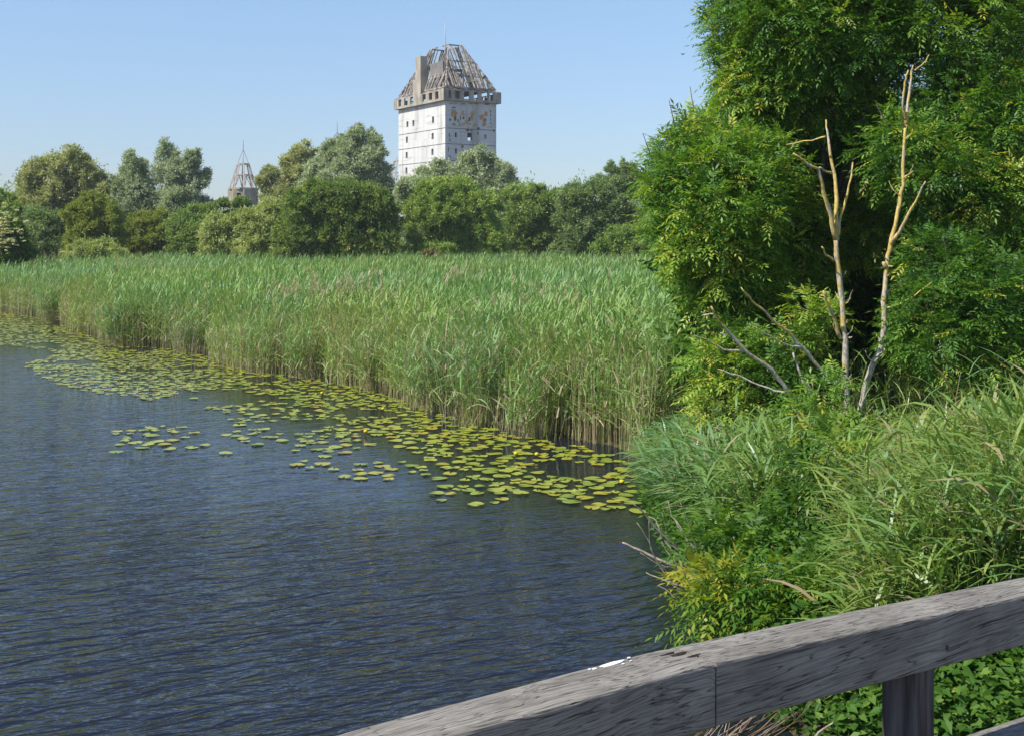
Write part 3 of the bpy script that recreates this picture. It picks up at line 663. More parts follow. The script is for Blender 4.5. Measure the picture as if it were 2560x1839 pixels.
far_tree('bush', 'olive-brown domed bush below the gap between willow and poplar', 'bush', 235, 84, [(235,525,46,30),(200,550,38,34),(275,550,36,34),(240,575,58,36),(200,605,44,30),(285,600,34,36),(240,625,60,24)], 'bush_olive', .16, 3000, BG, .15, tsd=.14)
far_tree('bush', 'low pale bush at the foot of the olive dome', 'bush', 240, 78, [(235,630,38,18),(200,640,30,14),(285,636,30,15)], 'bush_pale', .14, 1800, BG, .08)
far_tree('bush', 'dull green bush under the poplar', 'bush', 370, 88, [(350,570,36,30),(395,560,34,30),(360,605,46,34),(320,610,26,30),(400,605,36,34)], 'bush_olive', .16, 2500, BG, .12)
far_tree('bush', 'fresh green rounded bush right of the poplar foot', 'bush', 480, 86, [(485,550,42,32),(455,575,36,34),(515,580,36,32),(480,605,52,34),(540,600,30,30)], 'bush_green', .16, 2900, BG, .15)
far_tree('bush', 'dark green bush just below the skeletal spire', 'bush', 565, 96, [(550,516,22,14),(605,512,24,12),(580,555,44,22),(620,550,30,22),(530,550,24,20)], 'bush_green', .18, 1900, BG, .12, tmu=.35)
far_tree('bush', 'broad pale green willow bush reaching down to the reeds', 'bush', 610, 84, [(685,525,34,24),(610,560,44,26),(540,575,36,30),(640,570,58,40),(580,600,60,36),(690,560,40,40),(640,620,70,30),(530,615,34,30),(700,610,40,36)], 'bush_pale', .16, 3100, BG, .18, tmu=.55)
far_tree('bush', 'big dark green domed bush in the middle of the bank', 'bush', 850, 80, [(790,490,50,30),(870,485,54,30),(930,505,44,34),(740,530,50,40),(820,540,70,48),(910,550,60,44),(970,560,36,44),(760,595,66,46),(860,600,80,46),(950,610,46,40),(710,600,30,40),(720,640,40,20)], 'bush_dark', .15, 3800, BG, .25, tmu=.45, tsd=.22)
far_tree('bush', 'yellow-green tall bush at the foot of the white tower', 'bush', 1110, 82, [(1080,490,52,32),(1150,485,50,30),(1050,525,44,36),(1120,535,60,40),(1200,520,46,34),(1060,580,46,44),(1130,595,60,42),(1200,580,50,44),(1240,600,34,36),(1100,628,70,24),(1190,630,50,22)], 'bush_yellow', .15, 3500, BG, .22, tsd=.2)
far_tree('bush', 'grey-green bush behind the yellow-green one', 'bush', 1020, 92, [(1020,470,24,18),(1050,470,36,20),(1005,500,26,24)], 'willow', .18, 1500, BG, .12)
far_tree('bush', 'mid-green bush in the dip of the skyline right of the tower', 'bush', 1320, 88, [(1290,490,36,22),(1340,492,38,22),(1380,500,30,22),(1270,515,30,30),(1320,535,56,38),(1380,540,40,36),(1290,590,50,40),(1350,600,50,40),(1400,590,34,44)], 'bush_green', .16, 2800, BG, .18, tmu=.55)
far_tree('bush', 'dark olive bush left of the ash foliage', 'bush', 1450, 84, [(1440,495,40,28),(1490,480,40,26),(1410,540,36,36),(1470,545,54,44),(1530,530,44,40),(1440,595,46,42),(1510,600,60,40),(1580,560,40,44)], 'bush_grey', .15, 3000, BG, .18, tmu=.45)
far_tree('bush', 'bright green low bush behind the reeds at the ash edge', 'bush', 1580, 78, [(1560,600,50,26),(1620,590,50,34),(1520,620,40,18),(1660,610,50,30),(1600,625,60,18)], 'bush_yellow', .14, 2600, BG, .12, tmu=.35)
far_tree('bush', 'withered red-brown low bush at the reed edge below the tower', 'bush', 1075, 76, [(1070,638,18,6),(1090,642,16,6)], 'dead_leaf', .12, 600, BG, .05)
# far wood closing the gaps low behind
acc = Acc()
for k in range(34):
    px = -150+k*62+random.uniform(-15, 15); dd = 126+random.uniform(-5, 8)
    a = far_crown([(W(px, (545 if not 470 < px < 690 else 592)+random.uniform(-16, 10), dd), 2.7, 2.9 if not 470 < px < 690 else 1.6), (W(px+20, 610, dd), 2.6, 2.0)], .26, 1100, tmu=.6)
    acc.add(np.concatenate(a.V), np.concatenate(a.Q), np.concatenate(a.T))
link('distant_wood', acc.mesh('distant_wood'), M['bush_grey']); tag(bpy.data.objects['distant_wood'], 'dark low wood seen only between the bushes', None, None, 'stuff')

# ------------------------------------------------------------------ ash trees on the near bank
def ash_leaves(acc, P, D, L, tint, pairs=4, droop=.25, lw=.30, lsize=.30, updir=(0, 0, 1)):
    """compound leaves: base P, direction D, length L (per leaf), tint per leaf"""
    n = len(P); L = np.broadcast_to(L, (n,)); U = np.array(updir)[None]+rng.normal(0, .25, (n, 3)); S, Nn = frame(D, unit(U))
    def at_(s):
        q = P+D*(L*s)[:, None]; q = q-Nn*0; q[:, 2] -= droop*L*s*s; return q
    T0 = D.copy(); T0[:, 2] -= droop; T0 = unit(T0)
    for i in range(pairs):
        s = .28+.62*i/pairs; B = at_(s); Tn = D.copy(); Tn[:, 2] -= 2*droop*s; Tn = unit(Tn)
        for sg in (-1, 1):
            A = unit(Tn*.62+S*sg*.85+rng.normal(0, .14, (n, 3))-np.array([0, 0, .18])); l = L*lsize*rng.uniform(.85, 1.15, n)*(1-.15*abs(i-1.5)/1.5)
            V, Q = kites(B, A, Nn, l, l*lw, .10); acc.add(V, Q, np.clip(tint+rng.normal(0, .05, n), 0, 1))
    V, Q = kites(at_(.88), T0, Nn, L*lsize*1.1, L*lsize*1.1*lw, .1); acc.add(V, Q, tint)
def bumps_t(d): return np.sin(d[:, 0]*4+1)*np.sin(d[:, 2]*5)
def ash_crown(lobes, shoots_per_m2, L=.315, per=7, pairs=4, tmu=.42, tsd=.16, inner=.25, lw=.30, droop=.25, sunward=.0):
    acc = Acc(); tw = []
    for (c, rx, rz) in lobes:
        m = max(int(shoots_per_m2*1.65*4*math.pi*rx*rz*.8), 4); d = rdir(m); sh = np.where(rng.random(m) < inner, rng.uniform(.3, .8, m), rng.uniform(.8, 1.12, m))
        bumps = 1+.16*np.sin(d[:, 0]*5+c[0]*3)*np.sin(d[:, 2]*6+c[2]*2)
        C = np.asarray(c)+d*np.array([rx, rx, rz])*(sh*bumps)[:, None]
        sd_ = unit(d*.9+rdir(m)*.55+np.array([0, 0, .55])); lt = np.clip(tmu+rng.normal(0, .13)+.10*bumps_t(d)+rng.normal(0, tsd, m), 0, .93)
        k = np.repeat(np.arange(m), per); az = np.tile(np.arange(per)*2.4, m)+rng.normal(0, .3, m*per)
        S, N2 = frame(sd_[k], unit(rdir(m))[k]); spread = rng.uniform(.5, 1.25, m*per)
        D = unit(sd_[k]*.75+(S*np.cos(az)[:, None]+N2*np.sin(az)[:, None])*spread[:, None]+np.array([0, 0, -.12]))
        P = C[k]+sd_[k]*(np.tile(np.arange(per), m)/per*.14)[:, None]
        Lf = L*rng.uniform(.7, 1.2, m*per)
        tl = lt[k]+rng.normal(0, .06, m*per)+np.tile(np.arange(per)/per*.12, m)
        tl = np.where(rng.random(m*per) < .012, 1.0, np.clip(tl, 0, .97))
        ash_leaves(acc, P, D, Lf, tl, pairs, droop, lw)
        for i in rng.choice(m, max(m//5, 1), replace=False): tw.append((C[i]-sd_[i]*.3, C[i]+sd_[i]*.12))
    return acc, tw
def ash_tree(label, base, lobes, trunk_r, dens, mat='ash', name='ash_tree', cat='tree', group=None, **kw):
    e = empty(name, base, label, cat, group)
    acc, tw = ash_crown(lobes, dens, **kw); link('crown', acc.mesh('crown'), M[mat], e)
    mb = MB(); base = Vector(base); top = Vector(np.mean([l[0] for l in lobes], axis=0)); fork = base.lerp(top, .35)
    mb.tube([base-Vector((0, 0, .2)), base.lerp(fork, .5)+Vector((trunk_r*.5, 0, 0)), fork, fork.lerp(top, .8)], [trunk_r*1.2, trunk_r, trunk_r*.8, trunk_r*.3], 10)
    for c, rx, rz in lobes:
        c = Vector(c); a = base.lerp(fork, random.uniform(.8, 1.0)) if c.z > fork.z else base.lerp(fork, .5); mid = a.lerp(c, .55)+Vector((0, 0, -.08*(c-a).length))
        rr = trunk_r*.38; mb.tube([a, mid, c, c+(c-mid)*.4], [rr, rr*.6, rr*.35, rr*.1], 6)
    for a, b in tw: mb.tube([a, b], [.006, .003], 3)
    mb.build('trunk', M['bark'], e, True)
    return e
def LB(px, py, d, r, rz=None):     # lobe at photo position and distance, radii in metres
    return (W(px, py, d), r, rz or r)
AG = 'ash trees on the near bank'
def gp(x, y): return (x, y, float(gz([[x, y]])[0]))
# the tall ash: upper left flank
ash_tree('tall leafy ash whose crown runs out of the top of the picture', gp(4.6, 19.5),
  [LB(1870,50,18.5,.55,.7),LB(1905,200,18.3,.55,.65),LB(1860,-60,18.8,.5),LB(1960,30,18.0,.75,.8),LB(1990,180,18.2,.6),LB(1880,330,18.6,.55,.5),LB(1860,270,18.6,.34,.4),
   LB(2100,60,17.8,.75,.8),LB(2090,230,18.2,.6,.5),LB(2230,0,18.0,.8,.8),LB(2180,130,18.5,.6,.55),LB(2000,-90,18.8,1.1,.6),LB(2250,-120,18.8,1.1,.6),LB(1960,330,19.2,.6,.55),LB(2110,560,19.4,.8,.7),LB(2100,430,19.6,.5,.3),LB(2080,120,20.4,1.1,1.0),LB(1940,180,20.2,.9,1.0)],
  .16, 21, group=AG)
ash_tree('ash with leafy boughs filling the right edge behind the dead trunks', gp(8.2, 19.0),
  [LB(2380,60,17.8,.7),LB(2520,40,18.5,.75),LB(2400,230,17.5,.62,.55),LB(2480,330,17.2,.62,.5),LB(2330,420,16.8,.62,.48),LB(2430,480,17.0,.6,.5),LB(2250,380,17.0,.5,.42),LB(2540,560,17.2,.65,.6),LB(2600,300,17.5,.8,.8),
   LB(2620,700,17.0,.8,.7),LB(2470,640,17.2,.55,.5),LB(2360,-100,18.6,1.0,.7),LB(2580,-80,18.6,1.1,.8),LB(2500,200,20.3,1.0,1.0),LB(2460,520,20.5,1.3,1.3),LB(2300,520,21,1.1,1.0),LB(2600,500,20,1.2,1.2)],
  .17, 20, group=AG)
ash_tree('bushy ash with bright outer leaves leaning left over the reeds', gp(3.6, 18.0),
  [LB(1700,370,17.6,.28,.22),LB(1680,450,17.2,.30,.38),LB(1745,345,17.6,.34,.28),LB(1810,380,17.2,.46,.40),LB(1735,480,16.9,.48,.45),LB(1680,545,17.1,.28,.34),LB(1800,500,16.6,.62,.55),LB(1790,615,16.6,.52,.42),LB(1770,715,16.8,.40,.28),
   LB(1850,640,16.9,.55,.5),LB(1890,450,17.6,.6,.55),LB(1860,760,17.2,.55,.42),LB(1725,610,17.2,.3,.36),LB(1960,560,18.6,.75,.7),LB(1960,760,18.2,.7,.55),LB(1645,440,17.5,.16,.2)],
  .12, 23, group=AG, tmu=.55, tsd=.17)
ash_tree('dense low ash bough with drooping leaves right of the dead trunks', gp(6.3, 16.2),
  [LB(2330,800,15.6,.5,.42),LB(2310,850,16.4,.38,.32),LB(2390,880,15.6,.45,.3),LB(2440,780,15.6,.5,.45),LB(2330,640,16.6,.34,.28),LB(2370,660,16.0,.4,.34),LB(2500,880,15.6,.5,.42),LB(2560,760,15.8,.55,.5),LB(2570,930,16,.35,.2)],
  .08, 24, group=AG, tmu=.36)
ash_tree('slight ash shoot with a tuft of leaves left of the first dead trunk', gp(3.2, 15.8),
  [LB(2010,780,15.7,.14,.12),LB(1960,850,15.8,.2,.12),LB(2070,800,15.9,.16,.16)], .02, 26, name='ash_sapling', cat='sapling', group='young ashes on the bank', tmu=.5)
# young ash foliage low in front of the ash and around the dead trunk
ash_tree('bushy young ash between the reed bed and the dead branches', gp(2.9, 16.6),
  [LB(1800,930,16.2,.36,.3),LB(1870,900,16.2,.36,.3),LB(1830,1000,16,.42,.26),LB(1930,960,15.9,.42,.3),LB(1990,900,16.2,.3,.26),LB(2000,1000,16.4,.34,.22),LB(1790,860,16.4,.2,.2)],
  .05, 26, name='ash_sapling', cat='sapling', group='young ashes on the bank', tmu=.58)
ash_tree('young ash with feathery leaves covering the foot of the dead trunks', gp(3.75, 14.0),
  [LB(2060,985,14.6,.20,.12),LB(2050,1050,14.3,.24,.16),LB(2100,1110,14.0,.24,.18),LB(2060,1150,13.7,.3,.24),LB(2130,1180,13.4,.24,.2),LB(2060,1090,14.2,.16,.12)],
  .03, 28, name='ash_sapling', cat='sapling', group='young ashes on the bank', tmu=.55)
# deep shade behind: coarse dark-tinted undergrowth added to darken the gaps
acc = Acc()
th = []
for k in range(46):
    px = random.uniform(1780, 2720); py = random.uniform(330, 880); d = random.uniform(21.5, 24.5); th.append((W(px, py, d), random.uniform(.8, 1.2), random.uniform(.7, 1.0)))
    if px < 1880: th.pop()
for k in range(16):
    th.append((W(random.uniform(1760, 1900), random.uniform(380, 900), random.uniform(18.8, 20)), random.uniform(.4, .6), random.uniform(.4, .6)))
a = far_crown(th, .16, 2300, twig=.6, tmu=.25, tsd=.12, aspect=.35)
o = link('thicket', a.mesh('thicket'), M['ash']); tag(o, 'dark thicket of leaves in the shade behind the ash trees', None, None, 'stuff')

# ------------------------------------------------------------------ dead trees
def px_tube(mb, pts, d, w0, w1, dd=0.0, n=7, jit=.006):
    P = []; k = len(pts)
    for i, (px, py) in enumerate(pts):
        P.append(W(px, py, d+dd*i/(k-1)))
    # refine and roughen
    Q = []; Rr = []
    for i in range(k-1):
        for s in (0, .33, .66):
            q = P[i]*(1-s)+P[i+1]*s+(rng.normal(0, jit, 3) if (i or s) else 0); Q.append(q); Rr.append((w0+(w1-w0)*((i+s)/(k-1)))/2*(1+random.uniform(-.1, .13)))
    Q.append(P[-1]); Rr.append(w1/2)
    mb.tube(Q, Rr, n)
D0 = 15.2
dt = empty('dead_tree', gp(4.25, D0), 'bare dead tree, left of two, grey trunk with orange lichen, many low branches', 'dead tree', 'two bare dead trees on the bank')
mb = MB(); px_tube(mb, [(2120,1180),(2118,1103),(2116,997),(2111,847),(2104,745),(2093,657),(2089,595)], D0, .086, .058, n=10); mb.build('trunk', M['lichen'], dt, True)
for pts, w0, w1, dd in [
  ([(2089,598),(2076,538),(2058,476),(2045,423),(2019,410),(1983,384)], .07, .022, -.3),
  ([(2093,600),(2096,573),(2109,520),(2124,459),(2132,406)], .045, .02, .2),
  ([(2092,600),(2091,498),(2085,437),(2074,366),(2067,326),(2065,300)], .06, .018, .35),
  ([(2080,434),(2062,428),(2049,419)], .03, .025, -.2), ([(2063,342),(2030,352),(1966,362)], .025, .012, .3),
  ([(2085,652),(2066,636),(2054,617)], .035, .018, -.2),
  ([(2101,847),(2085,794),(2071,763),(2058,728)], .05, .028, -.25),
  ([(2104,970),(2085,957),(2045,913),(2005,869),(1970,829),(1944,812),(1913,781),(1877,750),(1853,719)], .062, .015, -.6),
  ([(2005,869),(1979,867),(1957,858),(1922,840),(1886,816)], .035, .012, -.4),
  ([(2113,760),(2127,745)], .02, .01, -.1), ([(2120,845),(2130,842)], .025, .012, -.1)]:
    mb = MB(); px_tube(mb, pts, D0-(.5 if pts[0] == (2005,869) else 0), w0, w1, dd); mb.build('branch', M['lichen'], dt, True)
dt2 = empty('dead_tree', gp(4.45, D0+.3), 'bare dead tree, right of two, grey leaning trunk turning orange with lichen, reaching highest', 'dead tree', 'two bare dead trees on the bank')
mb = MB(); px_tube(mb, [(2118,1165),(2138,1065),(2153,1019),(2168,948),(2199,873),(2210,820),(2210,754),(2217,666),(2224,626),(2243,529),(2257,463),(2259,397),(2265,309)], D0+.2, .084, .040, .2, n=10); mb.build('trunk', M['lichen'], dt2, True)
for pts, w0, w1, dd in [
  ([(2265,311),(2268,265),(2274,212),(2283,163)], .055, .016, .1), ([(2265,300),(2261,282),(2257,260),(2263,207),(2271,176)], .04, .02, -.15),
  ([(2287,176),(2310,159),(2323,137)], .02, .012, .2), ([(2263,318),(2252,295),(2248,280)], .03, .015, -.2),
  ([(2228,610),(2257,564),(2287,507),(2314,454)], .055, .02, -.3), ([(2261,443),(2283,428)], .03, .015, -.2), ([(2265,282),(2276,278)],.02,.01,-.1),
  ([(2218,732),(2235,717),(2265,695),(2310,666)], .03, .012, .3), ([(2213,770),(2248,761),(2283,741),(2332,704)], .035, .012, -.2), ([(2215,668),(2209,655)], .07, .05, 0), ([(2217,668),(2232,666)], .04, .02, 0)]:
    mb = MB(); px_tube(mb, pts, D0+.3, w0, w1, dd); mb.build('branch', M['lichen'], dt2, True)
for T_, ln_ in ((dt, [(2116,997),(2111,847),(2104,745),(2093,657)]), (dt2, [(2168,948),(2199,873),(2210,754),(2224,626),(2243,529),(2257,463),(2265,309)])):
    for q in range(9):
        i = random.randrange(len(ln_)-1); f = random.random(); x = ln_[i][0]*(1-f)+ln_[i+1][0]*f; y = ln_[i][1]*(1-f)+ln_[i+1][1]*f; sg = random.choice((-1, 1)); l = random.uniform(8, 34)
        mb = MB(); px_tube(mb, [(x, y), (x+sg*l*.6, y-l*.5), (x+sg*l*.9, y-l*1.2)], D0+.1, .018, .006, random.uniform(-.2, .2), 5, .004); mb.build('twig', M['lichen'], T_, True)
# fallen dead bough left of them
db = empty('fallen_branch', gp(3.6, 14.9), 'bare forked bough with yellow lichen rising to the left out of the bank', 'branch')
for nm, pts, w0, w1, dd in [
  ('limb', [(2003,1003),(1972,981),(1930,924),(1869,882),(1820,829),(1789,794),(1778,767)], .07, .022, -.5),
  ('side_branch', [(1864,878),(1807,873),(1767,849),(1736,838)], .035, .010, -.3), ('side_branch', [(1789,787),(1770,785),(1754,790)], .02, .008, .1),
  ('side_branch', [(1972,981),(1935,975),(1900,962),(1842,937),(1794,922)], .03, .012, .2), ('side_branch', [(1814,836),(1800,831)], .02, .01, 0)]:
    mb = MB(); px_tube(mb, pts, 14.9-(.25 if pts[0][0] < 1900 else 0), w0, w1, dd); mb.build(nm, M['lichen'], db, True)
st = empty('dead_stump', gp(3.72, 15.1), 'short broken dead stem with peeling pale bark between bough and trunk', 'dead stem')
mb = MB(); px_tube(mb, [(2040,1010),(2034,992),(2010,957),(1996,917),(1983,882)], 15.0, .055, .025); mb.build('stem', M['lichen'], st, True)
mb = MB(); px_tube(mb, [(2030,1000),(2028,975),(2018,950)], 15.0, .03, .012); mb.build('side_branch', M['lichen'], st, True)

# ------------------------------------------------------------------ bank vegetation
def bank_points(n, d0, d1, smin=.0, pxmin=1380, pxmax=2700, pw=1.0):
    u = rng.random(n); d = d0*(d1/d0)**u; px = rng.uniform(pxmin, pxmax, n); P = np.stack([(px-CXP)/F*d, d], 1)
    s = sdist(P); return P[(s > smin) & (bankness(P) > .25)]
ga = Acc()
def grasses(acc, P, h, per=7, L=(.35, .6), wd=(.010, .017), lean=(-.35, -.05), dead=.06):
    """leafy culms leaning towards the water"""
    n = len(P); z = gz(P); base = np.column_stack([P, z-.02]); H = h*rng.normal(1, .15, n)
    A = unit(np.column_stack([rng.normal(lean[0], .22, n), rng.normal(lean[1], .2, n), np.ones(n)])); fa = rng.uniform(0, 3.14, n)
    side = np.column_stack([np.cos(fa), np.sin(fa), np.zeros(n)]); cl = lowf(P, 2.5, 31)
    t0 = np.clip(.16+.45*cl+.32*smooth((2050-(P[:, 0]/P[:, 1]*F+CXP))/350)+rng.normal(0, .12, n), .14, 1); dd = rng.random(n) < dead; t0 = np.where(dd, rng.uniform(0, .1, n), t0)
    w = side*.004; Pe = base+A*(H*.95)[:, None]
    acc.add(np.stack([base-w, base+w, Pe+w*.6, Pe-w*.6], 1).reshape(-1, 3), np.arange(n*4).reshape(n, 4), np.where(dd, t0, .13+.3*t0))
    for j in range(per):
        f = .12+.86*(j+rng.random(n)*.8)/per; Pb = base+A*(H*f)[:, None]; az = fa+j*2.9+rng.normal(0, .6, n)
        D = unit(np.column_stack([np.cos(az)+lean[0]*.8, np.sin(az)*.8, rng.uniform(.6, 2.0, n)])); sd_ = unit(np.column_stack([-np.sin(az), np.cos(az), rng.normal(0, .4, n)]))
        V, Q = blades(Pb, D, sd_, rng.uniform(*L, n), rng.uniform(*wd, n), rng.uniform(.12, .85, n), k=3)
        acc.add(V, Q, np.repeat(np.clip(t0+rng.normal(0, .09, n), 0, 1), 3))
hb = lambda P: np.interp(P[:, 1], [8.5, 11, 13, 14.5, 16, 19], [.85, .95, .9, .68, .42, .3])
P = bank_points(5600, 11.8, 19, .0); P = P[((P[:, 0]/P[:, 1]*F+CXP) < 2000) & (sdist(P) > np.interp(P[:, 1], [12, 14, 15.5], [.6, .4, .22]))]; grasses(ga, P, hb(P)*(.85+.4*lowf(P, 1, 2)), per=8, L=(.3, .52), wd=(.018, .034), lean=(-.30, -.08))
P = bank_points(6500, 9.4, 16, .15, 1900, 2720); P = P[(P[:, 1] > 11.6) | (P[:, 0]/P[:, 1]*F+CXP > 2230)]; grasses(ga, P, hb(P)*(.7+.5*lowf(P, 1.5, 4)), per=7, L=(.28, .5), wd=(.018, .034), lean=(-.10, -.05))
P = bank_points(2600, 8.2, 11, .4, 2180, 2760); grasses(ga, P, (.85+.3*lowf(P, 1.5, 4))*np.interp(P[:, 0]/P[:, 1]*F+CXP, [2250, 2560], [.9, 1.3]), per=6, L=(.3, .5), wd=(.016, .032), lean=(-.1, -.05))
P = bank_points(5200, 8.6, 19, .4, 2720, 4300); grasses(ga, P, hb(P)*(.8+.5*lowf(P, 1.5, 4)), per=6, L=(.28, .5), wd=(.02, .036), lean=(-.1, -.05))
# a few tall stems standing in the dark hollow
P = bank_points(380, 14.5, 19, .5, 2050, 2600); grasses(ga, P, 1.15, per=5, L=(.3, .5), lean=(-.05, 0), dead=.12)
o = link('bank_grass', ga.mesh('bank_grass'), M['grass']); tag(o, 'tall arching green grass covering the near bank and hanging over the water', None, None, 'stuff')

# low leafy herbs at the bank foot and by the bridge
def herb(acc, P, z0, h, per, leaf, aspect, tmu, heart=False):
    n = len(P)
    k = np.repeat(np.arange(n), per); m = len(k); f = rng.random(m)
    az = rng.uniform(0, 6.28, m); B = np.column_stack([P[k], z0[k]+h[k]*f]); B[:, :2] += rng.normal(0, .05, (m, 2))
    D = unit(np.column_stack([np.cos(az), np.sin(az), rng.uniform(-.7, .5, m)])); Nn = unit(rng.normal(0, .5, (m, 3))+np.array([-.15, -.35, 1.]))
    sz = leaf*rng.uniform(.6, 1.3, m); T = np.clip(np.repeat(np.clip(tmu+rng.normal(0, .15, n), 0, 1), per)+rng.normal(0, .08, m)+.25*(f-.5), 0, 1)
    if not heart:
        V, Q = kites(B, D, Nn, sz, sz*aspect, .12); acc.add(V, Q, T); return
    S, N2 = frame(D, Nn); s = sz[:, None]
    # heart/arrow leaf: two quads meeting at the midrib
    c0 = B; tip = B+D*s-N2*s*.12; mid = B+D*s*.45-N2*s*.03
    for sg in (-1, 1):
        lobe = B-D*s*.28+S*sg*s*.26+N2*s*.03; out = B+D*s*.25+S*sg*s*.42+N2*s*.10
        V = np.stack([c0, lobe, out, tip], 1).reshape(-1, 3); acc.add(V, np.arange(m*4).reshape(m, 4), T)
ha = Acc()
P = bank_points(6400, 9.7, 16, -.12, 1600, 2350); s_ = sdist(P); P = P[(s_ < 3.0) & (s_ > np.interp(P[:, 1], [9.5, 10.5, 14], [-.05, .02, .05]))]; P = P[(P[:, 0]/P[:, 1]*F+CXP) < 2300]
herb(ha, P, gz(P), np.interp(sdist(P), [0, .4, 1], [.22, .42, .58])*rng.uniform(.5, 1.2, len(P)), 18, .082, .40, .34)
o = link('bank_herbs', ha.mesh('bank_herbs'), M['bindweed']); tag(o, 'low leafy green herbs crowding the edge of the bank', None, None, 'stuff')
ba = Acc()
u = rng.random(3600); d = 6.3+3.4*u; px = rng.uniform(1860, 2760, 3600); P = np.stack([(px-CXP)/F*d, d], 1)
zb_ = gz(P); keep = (sdist(P) > .05) & ((px > 2080) | (rng.random(3600) < .5)); P = P[keep]; zb_ = zb_[keep]  # sparser left part added to darken the hollow under the rail joint
herb(ba, P, zb_, rng.uniform(.25, .62, len(P)), 14, .060, .6, .36, heart=True)
o = link('bindweed', ba.mesh('bindweed'), M['bindweed']); tag(o, 'climbing bindweed with heart-shaped leaves seen below the handrail', None, None, 'stuff')

# near ash saplings
def sapling(label, base, lobes, stems, dens, mat='ash_near', **kw):
    e = empty('ash_sapling', base, label, 'sapling', 'young ashes on the bank')
    acc, tw = ash_crown(lobes, dens, **kw); link('crown', acc.mesh('crown'), M[mat], e)
    for pts, r0, r1 in stems:
        mb = MB(); mb.tube(pts, list(np.linspace(r0, r1, len(pts))), 6); mb.build('stem', M['stemdark'], e, True)
    return e
sb = gp(2.95, 11.2)
sapling('young ash with a tall thin dark stem curving up from the front bush', sb,
  [LB(1830,1375,10.9,.28,.14),LB(1900,1400,10.8,.26,.14),LB(1960,1330,10.9,.22,.12),LB(1990,1440,10.7,.3,.15),LB(2120,1370,10.9,.26,.14),LB(2180,1300,11.0,.22,.14),LB(2140,1240,11.0,.16,.10),LB(2200,1400,10.8,.26,.16),LB(2060,1400,10.9,.24,.14),LB(2040,1180,11.0,.12,.08),LB(1985,1180,11,.10,.06),LB(2080,1120,11.1,.16,.12)],
  [([W(2020,1475,11.1),W(2030,1400,11.1),W(2042,1320,11.1),W(2046,1250,11.1),W(2062,1180,11.1),W(2075,1110,11.1)], .016, .006), ([W(2022,1460,11.0),W(2008,1390,11),W(1995,1300,11),W(1985,1240,11)], .009, .004)],
  30, tmu=.45, tsd=.16, L=.33, droop=.35, inner=.1)
sapling('low bushy young ash hanging over the water by the handrail', gp(2.4, 9.9),
  [LB(1800,1480,9.9,.24,.16),LB(1880,1500,9.7,.26,.17),LB(1960,1520,9.5,.24,.15),LB(1770,1540,9.8,.15,.12),LB(2060,1480,9.6,.26,.16),LB(2150,1470,9.5,.22,.14)],
  [([W(1960,1600,9.6),W(1950,1540,9.6),W(1920,1490,9.7)], .01, .004)], 30, tmu=.40, tsd=.16, L=.30, droop=.35, inner=.2)

# fan of bleached twigs over the water
tf = empty('dry_branch', gp(2.25, 12.0), 'fan of thin bleached dead twigs stretching from the bank over the water', 'branch')
fan = [([(1760,1462),(1700,1421),(1640,1393),(1594,1372),(1556,1355)], .020), ([(1750,1455),(1680,1420),(1640,1405),(1600,1380)], .008), ([(1740,1410),(1690,1370),(1640,1318),(1610,1282),(1580,1255)], .016),
       ([(1745,1440),(1700,1400),(1660,1350),(1640,1300),(1622,1290)], .008), ([(1740,1500),(1680,1460),(1640,1400),(1622,1350),(1592,1305)], .009), ([(1720,1480),(1690,1455),(1650,1410),(1625,1370),(1622,1300)], .007),
       ([(1770,1475),(1700,1465),(1650,1445),(1615,1430)], .010), ([(1700,1500),(1660,1470),(1645,1462)], .006), ([(1720,1390),(1660,1340),(1630,1320)], .007), ([(1735,1380),(1700,1320),(1680,1290),(1670,1250)], .008),
       ([(1750,1390),(1715,1340),(1690,1300)], .008), ([(1760,1400),(1730,1340),(1715,1290),(1700,1255)], .008), ([(1770,1400),(1745,1330),(1735,1300)], .007), ([(1742,1440),(1690,1405),(1655,1360),(1645,1310)], .007),
       ([(1745,1420),(1700,1375),(1665,1325),(1655,1280)], .007), ([(1765,1420),(1735,1370),(1720,1320)], .007), ([(1760,1440),(1720,1430),(1680,1415),(1650,1420)], .006), ([(1790,1600),(1750,1555),(1715,1545)], .007)]
for k, (pts, w) in enumerate(fan):
    mb = MB(); px_tube(mb, pts, 11.0+.15*math.sin(k), w*1.7, w*.8, .2*math.cos(k*2), 5, .004); mb.build('twig', M['twig'], tf, True)
rt_ = empty('dry_branch', (2.6, 8.4, .2), 'tangle of brown dry twigs below the joint of the handrail', 'branch')
for k in range(34):
    x0 = rng.uniform(1700, 1900); x1 = x0+rng.uniform(40, 170); y0 = 1850+rng.uniform(0, 30); y1 = 1700+rng.uniform(20, 90)
    mb = MB(); px_tube(mb, [(x0, y0), ((x0+x1)/2+rng.normal(0, 8), (y0+y1)/2+rng.normal(0, 8)), (x1, y1)], 8.1+rng.uniform(-.3, .3), .008, .003, .3, 4, .004); mb.build('twig', M['rust_twig'] if k % 3 else M['twig'], rt_, True)
for pts, w in [([(2030,1850),(2045,1830),(2090,1800),(2140,1790)], .02), ([(1975,1770),(1995,1800),(2040,1830)], .008), ([(2400,1750),(2410,1790),(2430,1850)], .014), ([(2428,1790),(2445,1815),(2460,1845)], .012), ([(2505,1790),(2508,1830)], .01)]:
    mb = MB(); px_tube(mb, pts, 7.9, w, w*.5, .1, 5, .003); mb.build('twig', M['twig'], rt_, True)

# ------------------------------------------------------------------ bridge handrail
TH = math.atan2(.603, .798)
ro = (.441, 2.59, EYE)
rail = empty('wooden_handrail', ro, 'weathered grey timber bridge handrail with a joint, post and lower rail', 'handrail', rz=TH)
